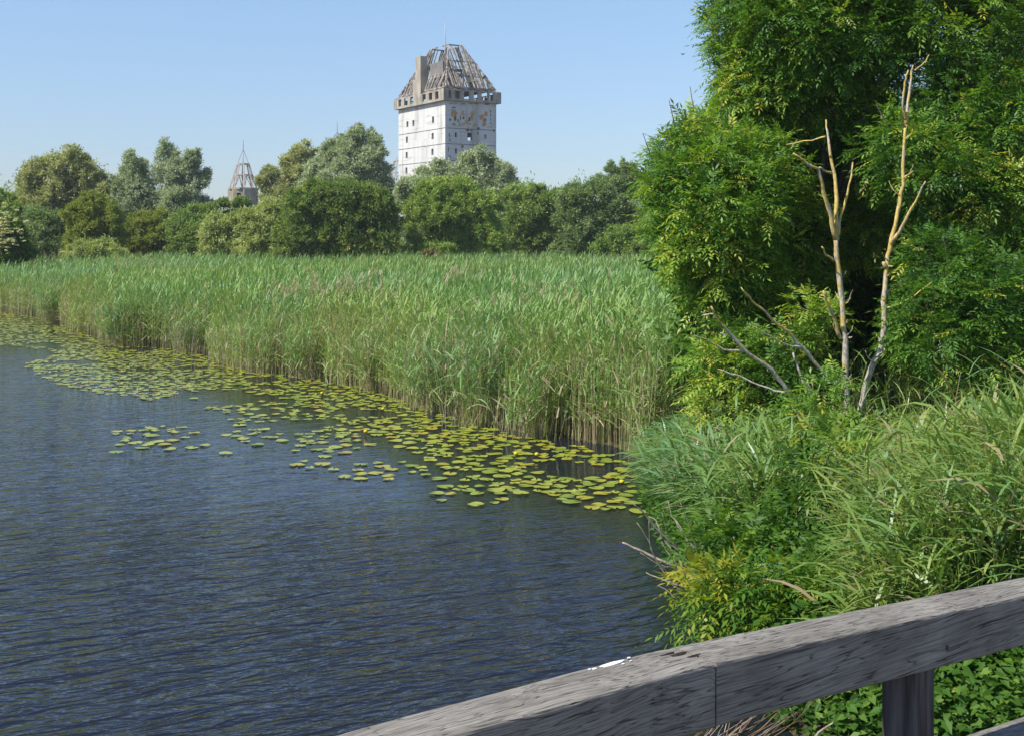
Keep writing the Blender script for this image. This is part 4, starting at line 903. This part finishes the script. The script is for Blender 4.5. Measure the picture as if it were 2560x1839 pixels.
# local x along the rail to the right, y away from the viewer, z relative to eye height
def beam(name, prof, w, h, mat, parent, x0cut=0, seed=1):
    """prof: list (x, ztop, yoff); rounded-edge section swept along x with slight waviness"""
    r = np.random.default_rng(seed); xs_ = np.arange(prof[0][0], prof[-1][0]+1e-6, .03)
    if xs_[-1] < prof[-1][0]-1e-4: xs_ = np.append(xs_, prof[-1][0])
    zt = np.interp(xs_, [p[0] for p in prof], [p[1] for p in prof]); yo = np.interp(xs_, [p[0] for p in prof], [p[2] for p in prof])
    b = .006
    sec = [(0, -h+b), (0, -b), (b*.3, -b*.3), (b, 0), (w*.33, .0012), (w*.66, .001), (w-b, 0), (w-b*.3, -b*.3), (w, -b), (w, -h+b), (w-b, -h), (b, -h)]
    V = []
    for i, x in enumerate(xs_):
        e = .0 if 0 < i < len(xs_)-1 else .002
        for (y, z) in sec:
            V.append((x, yo[i]+y+r.normal(0, .00035), zt[i]+z+r.normal(0, .00035)))
    n = len(sec); Fc = []
    for i in range(len(xs_)-1):
        for k in range(n):
            Fc.append((i*n+k, i*n+(k+1)%n, (i+1)*n+(k+1)%n, (i+1)*n+k))
    Fc.append(tuple(range(n))); Fc.append(tuple((len(xs_)-1)*n+k for k in range(n))[::-1])
    me = bpy.data.meshes.new(name); me.from_pydata(V, [], [f[::-1] for f in Fc]); me.update()
    me.polygons.foreach_set('use_smooth', [False for p in me.polygons])
    return link(name, me, mat, parent, False)
BH, BW = .14, .132
beam('top_beam', [(-3.2,-1.03,0),(-2,-.955,0),(-1.2,-.922,.0),(-.88,-.905,.0),(-.64,-.908,0),(-.44,-.912,0),(-.25,-.914,0),(-.1,-.918,0),(-.004,-.9235,0)], BW, BH, M['wood_a'], rail, seed=2)
beam('top_beam', [(.003,-.9235,.002),(.3,-.941,.001),(1.227,-1.0,0),(2.6,-1.09,0),(4.2,-1.20,0)], BW, BH-.001, M['wood_b'], rail, seed=3)
beam('lower_rail', [(-3.2,-1.44,.02),(-1,-1.375,.02),(0,-1.355,.02),(1.2,-1.405,.02),(4.2,-1.6,.02)], .10, .10, M['wood_a'], rail, seed=4)
for px_ in (-1.9, .74, 3.3):
    mb = MB(); zt = float(np.interp(px_+.04, [-2, 0, 1.227, 4.2], [-.955, -.9235, -1.0, -1.2]))-BH+.004
    mb.hexa([(px_, .012, -2.3), (px_+.08, .012, -2.3), (px_+.08, .112, -2.3), (px_, .112, -2.3), (px_, .012, zt), (px_+.08, .012, zt-.005), (px_+.08, .112, zt-.005), (px_, .112, zt)])
    o = mb.build('post', M['wood_c'], rail, False, False)
# plug nail in the beam over the post
mb = MB(); zc = float(np.interp(.86, [0, 1.227], [-.9235, -1.0]))-.09
mb.tube([(.86, .004, zc), (.86, -.0022, zc)], [.0065, .006], 10); mb.build('nail', M['iron'], rail, True, False)
# knot holes in the top near the joint: flat dark plates, shade of the hole put into the colour
M['hole'] = noise_mat('dark_hole', (.014,.011,.009), (.045,.03,.022), 90, .95, .3)
for (x, y, lx, ly) in [(-.035, .085, .030, .007), (-.008, .060, .022, .006), (-.06, .098, .03, .004)]:
    mb = MB(); n = 14; z = float(np.interp(x, [-.25, -.1, 0], [-.914, -.918, -.9235]))+.0016
    ring = [(x+lx*math.cos(a)*(1+.15*math.sin(3*a)), y+ly*math.sin(a)*(1+.2*math.sin(2*a+1)), z) for a in [2*math.pi*i/n for i in range(n)]]
    ring2 = [(p[0], p[1], z-.004) for p in ring]; mb.add(ring+ring2, [tuple(range(n))]+[(i, i+n, (i+1) % n+n, (i+1) % n) for i in range(n)]); mb.build('knot_hole', M['hole'], rail, False, False)
# bird dropping on the far edge of the beam
mb = MB(); n = 22; cx_, cy_ = -.19, .116
ring = []; 
for i in range(n):
    a = 2*math.pi*i/n; rr = 1+.12*math.sin(3*a+1)+.08*math.sin(5*a); ring.append((cx_+.027*math.cos(a)*rr-(.014 if math.cos(a) < -.6 else 0), cy_+.0075*math.sin(a)*rr, 0))
zt = -.9145; top = [(p[0]*.92+cx_*.08, p[1]*.92+cy_*.08, zt+.0014) for p in ring]; bot = [(p[0], p[1], zt+.0005) for p in ring]
mb.add(bot+top, [tuple(range(n, 2*n))]+[(i, (i+1) % n, (i+1) % n+n, i+n) for i in range(n)])
for (sx, sy, sr) in [(.045, .004, .003), (-.058, -.001, .004), (-.068, .003, .0025), (.01, -.016, .0025), (.036, -.012, .002)]:
    c8 = [(cx_+sx+sr*1.6*math.cos(a), cy_+sy+sr*math.sin(a)) for a in [2*math.pi*i/8 for i in range(8)]]
    mb.add([(p[0], p[1], zt+.0005) for p in c8]+[(p[0], p[1], zt+.0018) for p in c8], [tuple(range(8, 16))]+[(i, (i+1) % 8, (i+1) % 8+8, i+8) for i in range(8)])
o = mb.build('bird_dropping', M['white'], None, False); o.location = ro; o.rotation_euler = (0, 0, TH)
tag(o, 'white bird dropping splashed on the far edge of the handrail', 'bird dropping')
# deck that carries the posts
mb = MB(); mb.box((-6, -2.6, -1.78), (9, .16, -1.70))
for k in range(60):
    pass
o = mb.build('bridge_deck', M['deck'], None, False); o.location = ro; o.rotation_euler = (0, 0, TH); tag(o, kind='structure')

# ------------------------------------------------------------------ the white tower
TD = 200.0; A_ = R(58.5)
ul = Vector((-math.cos(A_), math.sin(A_), 0)); ur = Vector((math.sin(A_), math.cos(A_), 0))
C0 = Vector(W(1113, HZ, TD)); C0.z = 0
LL, LR = 17.6, 9.9
def zpx(py): return EYE+(HZ-py)/F*TD
tower = empty('castle_tower', (C0.x, C0.y, 0), 'tall white ruined castle tower with a skeletal hipped roof', 'tower')
def wall_cells(mb, o, u, nrm, L, z0, z1, holes, thick, grooves=(), gd=.12, gh=.12, vg=(), off=0.0):
    """wall from origin o along u; outward normal nrm; holes (a0,a1,z0,z1); grooves recess the face"""
    xs_ = sorted(set([0, L]+[h[0] for h in holes]+[h[1] for h in holes]+[q for v in vg for q in (v-.04, v+.04)]))
    zs_ = sorted(set([z0, z1]+[h[2] for h in holes]+[h[3] for h in holes]+[q for g_ in grooves for q in (g_-gh/2, g_+gh/2)]))
    for i in range(len(xs_)-1):
        for j in range(len(zs_)-1):
            xm, zm = (xs_[i]+xs_[i+1])/2, (zs_[j]+zs_[j+1])/2
            if any(h[0] < xm < h[1] and h[2] < zm < h[3] for h in holes): continue
            fo = off-(gd if any(abs(zm-g_) < gh/2 for g_ in grooves) else 0)-(.05 if any(abs(xm-v) < .04 for v in vg) else 0)
            a = o+u*xs_[i]; b = o+u*xs_[i+1]; f = nrm*fo; k = nrm*(-thick)
            c = [a+f, b+f, b+k, a+k]
            mb.hexa([Vector((q.x, q.y, zs_[j])) for q in c]+[Vector((q.x, q.y, zs_[j+1])) for q in c])
nl = Vector((-ur.x, -ur.y, 0)); nr = Vector((-ul.x, -ul.y, 0))      # outward normals of the left and right faces
ztop = zpx(252); grooves = [zpx(320), zpx(359.5), zpx(401), zpx(441)]
def lpos(px):       # distance along the left face for an image column
    k = (px-CXP)/F; return (C0.x-k*C0.y)/(k*ul.y-ul.x)
def rpos(px):
    k = (px-CXP)/F; return (C0.x-k*C0.y)/(k*ur.y-ur.x)
def zat(py, p):     # height for an image row at world point p
    return EYE+(HZ-py)/F*p.y
def lhole(px, py, w, h):
    a = lpos(px); p = C0+ul*a; z = zat(py, p); return (a-w/2, a+w/2, z-h/2, z+h/2)
def rhole(px, py, w, h):
    a = rpos(px); p = C0+ur*a; z = zat(py, p); return (a-w/2, a+w/2, z-h/2, z+h/2)
lh = [lhole(1018.5,311,.75,.7*1.0*.9+.2), lhole(1033.5,308.5,.75,.85), lhole(1082.5,300,.75,.95),
      lhole(1017,350,.75,.9), lhole(1081.5,341,.75,.9), lhole(1016.5,388.5,.75,.9), lhole(1081,380.5,.75,.9), lhole(1016,427,.75,.9), lhole(1080.5,420,.75,.9)]
lh = [(a, b, c-.1, d+.1) for a, b, c, d in lh]
rh = [rhole(1138.5,297,.42,.72), rhole(1174,299,.42,.72), rhole(1213,302,.42,.72), rhole(1140,337.8,.42,.8), rhole(1174.7,342.5,.98,1.3), rhole(1213.5,342.5,.42,.82),
      rhole(1140.5,378,.42,.8), rhole(1175.5,381.5,.98,1.3), rhole(1141.5,417.5,.45,.8), rhole(1213,383,.42,.8)]
rh = [(a, b, c, d) for a, b, c, d in rh]
TH_ = .35
mb = MB(); wall_cells(mb, C0, ul, nl, LL, 0, ztop, lh, TH_, grooves, vg=[lpos(1007), lpos(1045), lpos(1060), lpos(1095)]); mb.build('wall', M['paint'], tower)
mb = MB(); wall_cells(mb, C0+ur*TH_*1.0+nr*0, ur, nr, LR-TH_, 0, ztop, [(a-TH_, b-TH_, c, d) for a, b, c, d in rh], TH_, grooves, vg=[rpos(1152)-TH_, rpos(1193)-TH_]); mb.build('wall', M['paint'], tower)
# hidden faces, with openings that let the sky through
back_r = [(a, b, c-.9, d-.1) for a, b, c, d in rh if True]
mb = MB(); wall_cells(mb, C0+ul*LL+ur*TH_, ur, -nr, LR-TH_, 0, ztop, [(rpos(1174)-1.5, rpos(1174)+.6, zpx(375), zpx(348)), (rpos(1213)-1.2, rpos(1213)+.8, zpx(375), zpx(348)), (rpos(1174)-1.5, rpos(1174)+.8, zpx(412), zpx(388))], TH_, grooves); mb.build('wall', M['paint'], tower)
mb = MB(); o_ = C0+ur*LR+ul*TH_; wall_cells(mb, o_, ul, -nl, LL-2*TH_, 0, ztop, [(1.5, 3.2, g_+.4, g_+2.1) for g_ in grooves[:3]]+[(8, 9.6, g_+.4, g_+2.1) for g_ in grooves[:3]], TH_, grooves); mb.build('wall', M['paint'], tower)
# joints: dark strips seated in the grooves
mb = MB()
for g_ in grooves:
    for o_, u_, n_, L_ in ((C0, ul, nl, LL), (C0+ur*TH_, ur, nr, LR-TH_)):
        a = o_+n_*(-.10); b = a+u_*L_; k = n_*(-.05)
        c = [a, b, b+k, a+k]; mb.hexa([Vector((q.x, q.y, g_-.055)) for q in c]+[Vector((q.x, q.y, g_+.055)) for q in c])
mb.build('joint', M['groove'], tower)
# floors
for g_ in grooves+[ztop-.3]:
    mb = MB(); a = C0+ul*(TH_+.02)+ur*(TH_+.02); 
    c = [a, a+ur*(LR-2*TH_-.04), a+ur*(LR-2*TH_-.04)+ul*(LL-2*TH_-.04), a+ul*(LL-2*TH_-.04)]
    mb.hexa([Vector((q.x, q.y, g_-.15)) for q in c]+[Vector((q.x, q.y, g_+.15)) for q in c]); mb.build('floor_slab', M['concrete_in'], tower)
# parapet gallery
OV = .62; pz0, pz1 = zpx(251.5), zpx(225)
oc = C0+nl*OV+nr*OV
slab = MB(); a = oc; c = [a, a+ur*(LR+2*OV), a+ur*(LR+2*OV)+ul*(LL+2*OV), a+ul*(LL+2*OV)]
slab.hexa([Vector((q.x, q.y, pz0-.02)) for q in c]+[Vector((q.x, q.y, pz0+.28)) for q in c]); slab.build('gallery_floor', M['concrete'], tower)
def plpos(px, off): # along parapet left/right
    k = (px-CXP)/F; return (oc.x-k*oc.y)/(k*ul.y-ul.x)
def prpos(px):
    k = (px-CXP)/F; return (oc.x-k*oc.y)/(k*ur.y-ur.x)
ph = [(plpos(b, 0), plpos(a, 0), pz0+.38, pz1-.12) for a, b in [(996,1004),(1010,1019),(1025.5,1033),(1056,1064),(1072,1080),(1088,1096)]]
pr_ = [(prpos(a), prpos(b), pz0+.38, pz1-.10) for a, b in [(1116,1127.5),(1139,1150),(1161,1173),(1185.5,1194.5),(1205,1219),(1225,1233)]]
PT = .28
def parapet(o_, u_, n_, L_, holes, mat='concrete'):
    mb = MB(); wall_cells(mb, o_, u_, n_, L_, pz0+.28, pz1, holes, PT); return mb.build('parapet', M[mat], tower)
parapet(oc, ul, nl, LL+2*OV, ph); parapet(oc+ur*PT, ur, nr, LR+2*OV-PT, [(a-PT-.05, b-PT+.05, c, d) for a, b, c, d in pr_])
nh = 9; Lb = LL+2*OV
parapet(oc+ur*(LR+2*OV)+ul*PT, ul, -nl, Lb-2*PT, [(1+i*2.0, 1.9+i*2.0, pz0+.5, pz1-.15) for i in range(nh-1)])
parapet(oc+ul*Lb+ur*PT, ur, -nr, LR+2*OV-PT, [(.6+i*1.75, 1.7+i*1.75, pz0+.5, pz1-.15) for i in range(6)])
# corner posts stand a little proud of the gallery
for q in (oc, oc+ur*(LR+2*OV-.9), oc+ul*(Lb-1.0)):
    mb = MB(); c = [q+nl*.05+nr*.05, q+nl*.05+nr*.05+ur*.9, q+ur*.9+ul*.9, q+ul*.9+nl*.05+nr*.05]
    c = [q+nl*.04+nr*.04, q+nr*.04+ur*.92+nl*.04, q+ur*.92+ul*.92, q+nl*.04+ul*.92]
    if q is oc or True: mb.hexa([Vector((p.x, p.y, pz0-.03)) for p in c]+[Vector((p.x, p.y, pz1+.12)) for p in c]); mb.build('corner_pier', M['concrete'], tower)
# core walls inside the gallery (dark beyond the openings)
mb = MB(); a = C0+ul*2.2+ur*1.6; c = [a, a+ur*3.2, a+ur*3.2+ul*5.5, a+ul*5.5]; mb.hexa([Vector((q.x, q.y, pz0+.3)) for q in c]+[Vector((q.x, q.y, zpx(196))) for q in c]); mb.build('stair_core', M['concrete_in'], tower)
# roof skeleton
rz0 = zpx(216); rz1 = EYE+(HZ-114)/F*(TD+7.5)
ins = .05
def rect(z, il, ir):      # corners at height z, inset along ul by il and along ur by ir
    return [Vector((p.x, p.y, z)) for p in (C0+ul*il+ur*ir, C0+ul*(LL-il)+ur*ir, C0+ul*(LL-il)+ur*(LR-ir), C0+ul*il+ur*(LR-ir))]
b_ = rect(rz0, .1, .1); t_ = rect(rz1, 5.6, 3.6)
rr_ = random.Random(4)
def on(f, k): return b_[k].lerp(t_[k], f)
levels = [0.0, .27, .615, 1.0]
for k in range(4):
    mb = MB(); mb.bar(b_[k], t_[k], .20); mb.build('hip_rafter', M['timber'], tower)
for li, f in enumerate(levels):
    mb = MB()
    for k in range(4):
        a, b = on(f, k), on(f, (k+1) % 4)
        if k == 0 and f == 1.0:
            mb.bar(a, a.lerp(b, .35), .2); mb.bar(a.lerp(b, .62), a.lerp(b, .9), .2); continue
        if k == 0 and li in (1, 2): mb.bar(a, a.lerp(b, .42 if li == 2 else .5), .2); mb.bar(a.lerp(b, .68), b, .2); continue
        mb.bar(a, b, .20)
    mb.build('purlin', M['timber'], tower)
for k in range(4):
    a0, a1 = b_[k], b_[(k+1) % 4]; L_ = (a1-a0).length; n_ = int(L_/.40)
    for i in range(1, n_):
        s = i/n_+rr_.uniform(-.007, .007); bp_ = a0.lerp(a1, s)
        # top end: on the hip or the upper ring
        ft = min(1.0, s*L_/5.6 if k % 2 == 0 else s*L_/3.6, (1-s)*L_/(5.6 if k % 2 == 0 else 3.6))
        mid = on(1.0, k).lerp(on(1.0, (k+1) % 4), .5)
        up_ = ((t_[k]+t_[(k+1) % 4])/2-(b_[k]+b_[(k+1) % 4])/2)
        tp = bp_+up_*ft
        f0, f1 = 0.0, 1.0
        if rr_.random() < .15: continue
        if k == 0 and .36 < s < .60: f1 = min(1, .25) if rr_.random() < .6 else .62
        if k == 3 and .38 < s < .62 and rr_.random() < .8: f0 = .64
        if rr_.random() < .2: f1 = rr_.choice([.3, .62, .9])
        p0, p1 = bp_.lerp(tp, f0), bp_.lerp(tp, f1); j = Vector((rr_.uniform(-.18, .18), rr_.uniform(-.1, .1), 0))
        mb = MB(); mb.bar(p0, p1+j, rr_.uniform(.15, .22)); mb.build('rafter', M['timber'], tower)
# eaves lattice between the gallery top and the roof foot
mb = MB()
e0 = rect(pz1+.12, -OV+.3, -OV+.3)
for k in (0, 3):
    a0, a1 = (e0[0], e0[1]) if k == 0 else (e0[0], e0[3]); c0_, c1_ = (b_[0], b_[1]) if k == 0 else (b_[0], b_[3])
    mb.bar(a0, a1, .13); n_ = 7 if k == 0 else 4
    for i in range(n_):
        mb.bar(a0.lerp(a1, i/n_), c0_.lerp(c1_, (i+1)/n_), .12); mb.bar(a0.lerp(a1, (i+1)/n_), c0_.lerp(c1_, (i+.1)/n_), .10)
mb.build('eaves_lattice', M['timber'], tower)
# inner scaffold posts and dark loft box
mb = MB()
for i in range(4):
    for j in range(2):
        p = C0+ul*(4.5+i*2.8)+ur*(3.4+j*2.6); mb.bar((p.x, p.y, rz0-1.0), (p.x, p.y, rz0+5.4), .16)
mb.build('loft_post', M['timber'], tower)
mb = MB(); a = C0+ul*5.2+ur*3.6; c = [a, a+ur*2.6, a+ur*2.6+ul*4.2, a+ul*4.2]; mb.hexa([Vector((q.x, q.y, zpx(187))) for q in c]+[Vector((q.x, q.y, zpx(158))) for q in c]); mb.build('loft_box', M['concrete_in'], tower)
mb = MB(); c = [C0+ul*q+ur*w_ for q, w_ in ((.4, .4), (.4, LR-.4), (LL-.4, LR-.4), (LL-.4, .4))]; mb.hexa([Vector((q.x, q.y, rz0-.25)) for q in c]+[Vector((q.x, q.y, rz0-.05)) for q in c]); mb.build('loft_floor', M['concrete_in'], tower)
# dormer frames on the right slope
for sx in (.30, .78):
    p = b_[0].lerp(b_[3], sx)+Vector((0, 0, .3)); up_ = ((t_[0]+t_[3])/2-(b_[0]+b_[3])/2).normalized(); q = p+up_*2.2
    mb = MB(); w_ = ur*.55; mb.bar(p-w_, p-w_+Vector((0, 0, 1.5)), .14); mb.bar(p+w_, p+w_+Vector((0, 0, 1.5)), .14); mb.bar(p-w_+Vector((0, 0, 1.5)), p+Vector((0, 0, 2.1)), .14); mb.bar(p+w_+Vector((0, 0, 1.5)), p+Vector((0, 0, 2.1)), .14); mb.bar(p+Vector((0, 0, 2.1)), q+Vector((0, 0, .6)), .14)
    pl = [p-w_+Vector((0, 0, 1.5)), p+Vector((0, 0, 2.1)), p+w_+Vector((0, 0, 1.5))]
    t2 = -nr*.08; mb.add([v for v in pl]+[v+t2 for v in pl], [(0, 1, 2), (5, 4, 3), (0, 3, 4, 1), (1, 4, 5, 2)]); mb.build('dormer', M['timber'], tower)
# chimney on the left face, wider at its foot
def prism_px(px0, px1, pyt, pyb, front, depth, mat, name):
    a0, a1 = lpos(px1), lpos(px0); p = C0+ul*a0+nl*front; k = -nl*depth; p1 = C0+ul*a1+nl*front; pm = (p+p1)/2
    zt_, zb_2 = EYE+(HZ-pyt)/F*pm.y, EYE+(HZ-pyb)/F*pm.y
    mb = MB(); c = [p, p1, p1+k, p+k]; c = [Vector(v) for v in c]; mb.hexa([Vector((q.x, q.y, zb_2)) for q in c]+[Vector((q.x, q.y, zt_)) for q in c]); return mb.build(name, M[mat], tower)
prism_px(1045,1057.5,142,226,.5,1.3,'concrete','chimney')
prism_px(1041,1060,199,248,.64,1.5,'concrete','chimney_base')
prism_px(1060,1092,157,214,-1.2,.3,'concrete_in','gable_wall')
# mast
mp_ = Vector(W(1113, 118, TD+2.5)); mb = MB(); mb.tube([mp_-Vector((0, 0, 5)), mp_, mp_+Vector((0, 0, (118-56)/F*TD))], [.10, .09, .07], 8); mb.build('mast', M['steel'], tower, True)
# exposed brick and spray paint on the shaded face, thin flakes 3 cm proud
def patch(pts_px, mat, name, off=.03):
    mb = MB(); P_ = []
    for px, py in pts_px:
        a = rpos(px); p = C0+ur*a; P_.append(Vector((p.x, p.y, zat(py, p)))+nr*off)
    k = -nr*(off-.004); n_ = len(P_); mb.add(P_+[p+k for p in P_], [tuple(range(n_))]+[(i, i+n_, (i+1) % n_+n_, (i+1) % n_) for i in range(n_)]); mb.build(name, M[mat], tower)
def zp(zx, zy): return (1120+zx*130/1176, 260+zy*180/1629)
def blob(cx, cy, rx, ry, seed, n=22):
    r = random.Random(seed); return [(cx+rx*math.cos(2*math.pi*i/n)*r.uniform(.5, 1.2), cy+ry*math.sin(2*math.pi*i/n)*r.uniform(.65, 1.15)) for i in range(n)]
for i, (zx, zy, rx, ry) in enumerate([(135,215,75,90),(340,210,32,70),(545,230,50,75),(545,340,28,60),(765,300,60,65),(855,240,40,65),(815,470,50,45),(800,380,22,60),(420,410,60,45),(230,380,28,50),(130,460,50,30),(600,480,50,28),(350,455,45,30),(490,460,50,22),(265,465,20,40)]):
    cx, cy = zp(zx, zy); patch([p for p in blob(cx, cy, rx*130/1176, ry*180/1629, i)], 'brick', 'exposed_brick')
for i, (zx, zy, rx, ry) in enumerate([(445,590,45,35),(530,600,35,30),(1035,610,18,35),(350,320,28,35),(325,970,28,45),(340,1080,35,45),(350,1190,50,20)]):
    cx, cy = zp(zx, zy); patch(blob(cx, cy, rx*130/1176, ry*180/1629, 40+i), 'red_stain', 'exposed_brick')
for i, (zx, zy, rx, ry, mt) in enumerate([(30,700,10,45,'graf_dark'),(42,810,10,45,'graf_dark'),(960,170,9,40,'graf_dark'),(960,260,10,40,'graf_dark'),(965,350,8,36,'graf_dark'),(968,440,8,30,'graf_dark'),(975,525,22,12,'graf_dark'),(905,525,16,10,'graf_dark'),(690,560,22,40,'graf_dark'),(675,660,14,40,'graf_dark'),(20,1190,9,34,'graf_dark'),(50,1195,9,34,'graf_dark'),(8,1020,8,60,'graf_dark'),(130,85,50,16,'graf_blue'),(45,360,22,34,'graf_dark'),(280,320,9,55,'graf_dark'),
     (340,4,75,13,'graf_red'),(520,2,70,14,'graf_green'),(640,0,60,16,'graf_green'),(170,-14,70,10,'graf_green'),(880,10,70,14,'graf_dark'),(60,-12,40,8,'graf_dark')]):
    cx, cy = zp(zx, zy); patch(blob(cx, cy, rx*130/1176, ry*180/1629, 80+i), mt, 'graffiti', .035)
# far right strip below: broken plaster line at the base of each storey is left to the joints

# ------------------------------------------------------------------ skeletal spires
def spire(name, label, cx, pyring, py_mid, pybase, r_top, r_bot, d, mast_px, brace_px, group, drum=True):
    """open timber cone on an octagonal drum; rows given in photo pixels at distance d"""
    c = W(cx, HZ, d); x0, y0 = c[0], c[1]; z = lambda p: EYE+(HZ-p)/F*d; m_ = lambda q: q/F*d
    e = empty(name, (x0, y0, 0), label, 'spire', group)
    rt2, rb2 = m_(r_top), m_(r_bot); ring = lambda r, zz, n=8, ph=.3: [Vector((x0+r*math.cos(2*math.pi*i/n+ph), y0+r*math.sin(2*math.pi*i/n+ph), zz)) for i in range(n)]
    T, B = ring(rt2, z(pyring)), ring(rb2, z(pybase)); fm = (z(py_mid)-z(pybase))/(z(pyring)-z(pybase)); Mi = [b.lerp(t, fm) for b, t in zip(B, T)]
    for i in range(8):
        mb = MB(); mb.bar(B[i], T[i], .19); mb.build('rib', M['spire_timber'], e)
    for pts, nm, w in ((T, 'top_ring', .22), (Mi, 'middle_ring', .12), (B, 'foot_ring', .26)):
        mb = MB()
        for i in range(8): mb.bar(pts[i], pts[(i+1) % 8], w)
        mb.build(nm, M['spire_timber'], e)
    mb = MB()
    for i in range(0, 8):
        a, b = B[i], B[(i+1) % 8]; mid_ = Mi[i].lerp(Mi[(i+1) % 8], .5); mb.bar(a, mid_, .08); mb.bar(b, mid_, .08)
    mb.build('bracing', M['spire_timber'], e)
    mb = MB(); mb.tube([(x0, y0, z(pyring)-1.0), (x0, y0, z(mast_px)-m_(12)), (x0, y0, z(mast_px))], [.07, .06, .03], 6); mb.build('mast', M['steel'], e)
    mb = MB()
    for i in (0, 2, 4, 6): mb.bar(T[i], Vector((x0, y0, z(brace_px))), .07)
    mb.build('mast_stay', M['steel'], e)
    if drum:
        n = 8; R1 = ring(rb2*1.12, z(pybase)-.12); R0 = ring(rb2*1.12, 0); ctr = Vector((x0, y0, 0))
        mb = MB()
        for i in range(8):
            a, b = R0[i], R0[(i+1) % 8]; u_ = (b-a).normalized(); nn = Vector((u_.y, -u_.x, 0)); L_ = (b-a).length; h_ = z(pybase)-.12
            hl = [(L_*.32, L_*.68, h_-1.7, h_-.55)] if i % 2 == 1 else []
            wall_cells(mb, Vector((a.x, a.y, 0)), u_, nn, L_, 0, h_, hl, .3)
        mb.build('drum', M['concrete'], e)
        mb = MB(); mb.tube([(x0, y0, z(pybase)-.12), (x0, y0, z(pybase)+.16)], [rb2*1.16, rb2*1.16], 8); mb.build('drum_cap', M['concrete'], e)
    return e
SG = 'skeletal spires of the unfinished castle'
spire('tower_spire', 'bare conical spire frame on a concrete drum, clear against the sky', 608, 411, 438, 473, 14, 33.5, 185, 350, 374, SG)
spire('tower_spire', 'spire whose thin mast and stays just clear the big silvery willow', 843, 360, 395, 440, 18, 40, 190, 305, 330, SG)
spire('tower_spire', 'spire frame half hidden behind the left side of the white tower', 1003, 402, 432, 470, 18, 36, 232, 380, 388, SG)

# ------------------------------------------------------------------ bird
be = empty('bird', W(1708, 136, 60), 'tiny dark bird gliding in the sky left of the tall ash', 'bird')
M['bird'] = noise_mat('grey_feathers', (.06,.07,.09), (.10,.11,.13), 30, .8, 0)
mb = MB(); mb.tube([(-.11, 0, -.02), (-.07, 0, -.01), (0, 0, 0), (.07, 0, .01), (.12, 0, .025)], [.005, .022, .03, .016, .004], 8)
mb.build('body', M['bird'], be, True, False)
for sg in (-1, 1):
    mb = MB(); w_ = [(.03, sg*.01, .015), (-.04, sg*.01, .01), (-.03, sg*.12, .03), (-.05, sg*.24, .02), (.0, sg*.13, .04)]
    mb.add(w_+[(a, b, c-.006) for a, b, c in w_], [(0, 1, 2, 4), (2, 3, 4), (9, 7, 6, 5), (9, 8, 7), (0, 4, 9, 5), (4, 3, 8, 9), (1, 6, 7, 2), (2, 7, 8, 3)]); mb.build('wing', M['bird'], be, False, False)
be.rotation_euler = (R(15), R(-12), R(20))

# ------------------------------------------------------------------ thin summer haze
mb = MB(); mb.box((-520, -80, -2.5), (520, 520, 60)); M['haze'] = bpy.data.materials.new('haze'); M['haze'].use_nodes = True
nt = M['haze'].node_tree; nt.nodes.remove(nt.nodes['Principled BSDF']); pv = nt.nodes.new('ShaderNodeVolumePrincipled')
pv.inputs['Color'].default_value = (.86, .92, 1, 1); pv.inputs['Density'].default_value = .0003
nt.links.new(pv.outputs[0], nt.nodes['Material Output'].inputs['Volume'])
o = mb.build('haze', M['haze']); tag(o, 'thin pale summer haze in the air over the marsh', None, None, 'stuff')
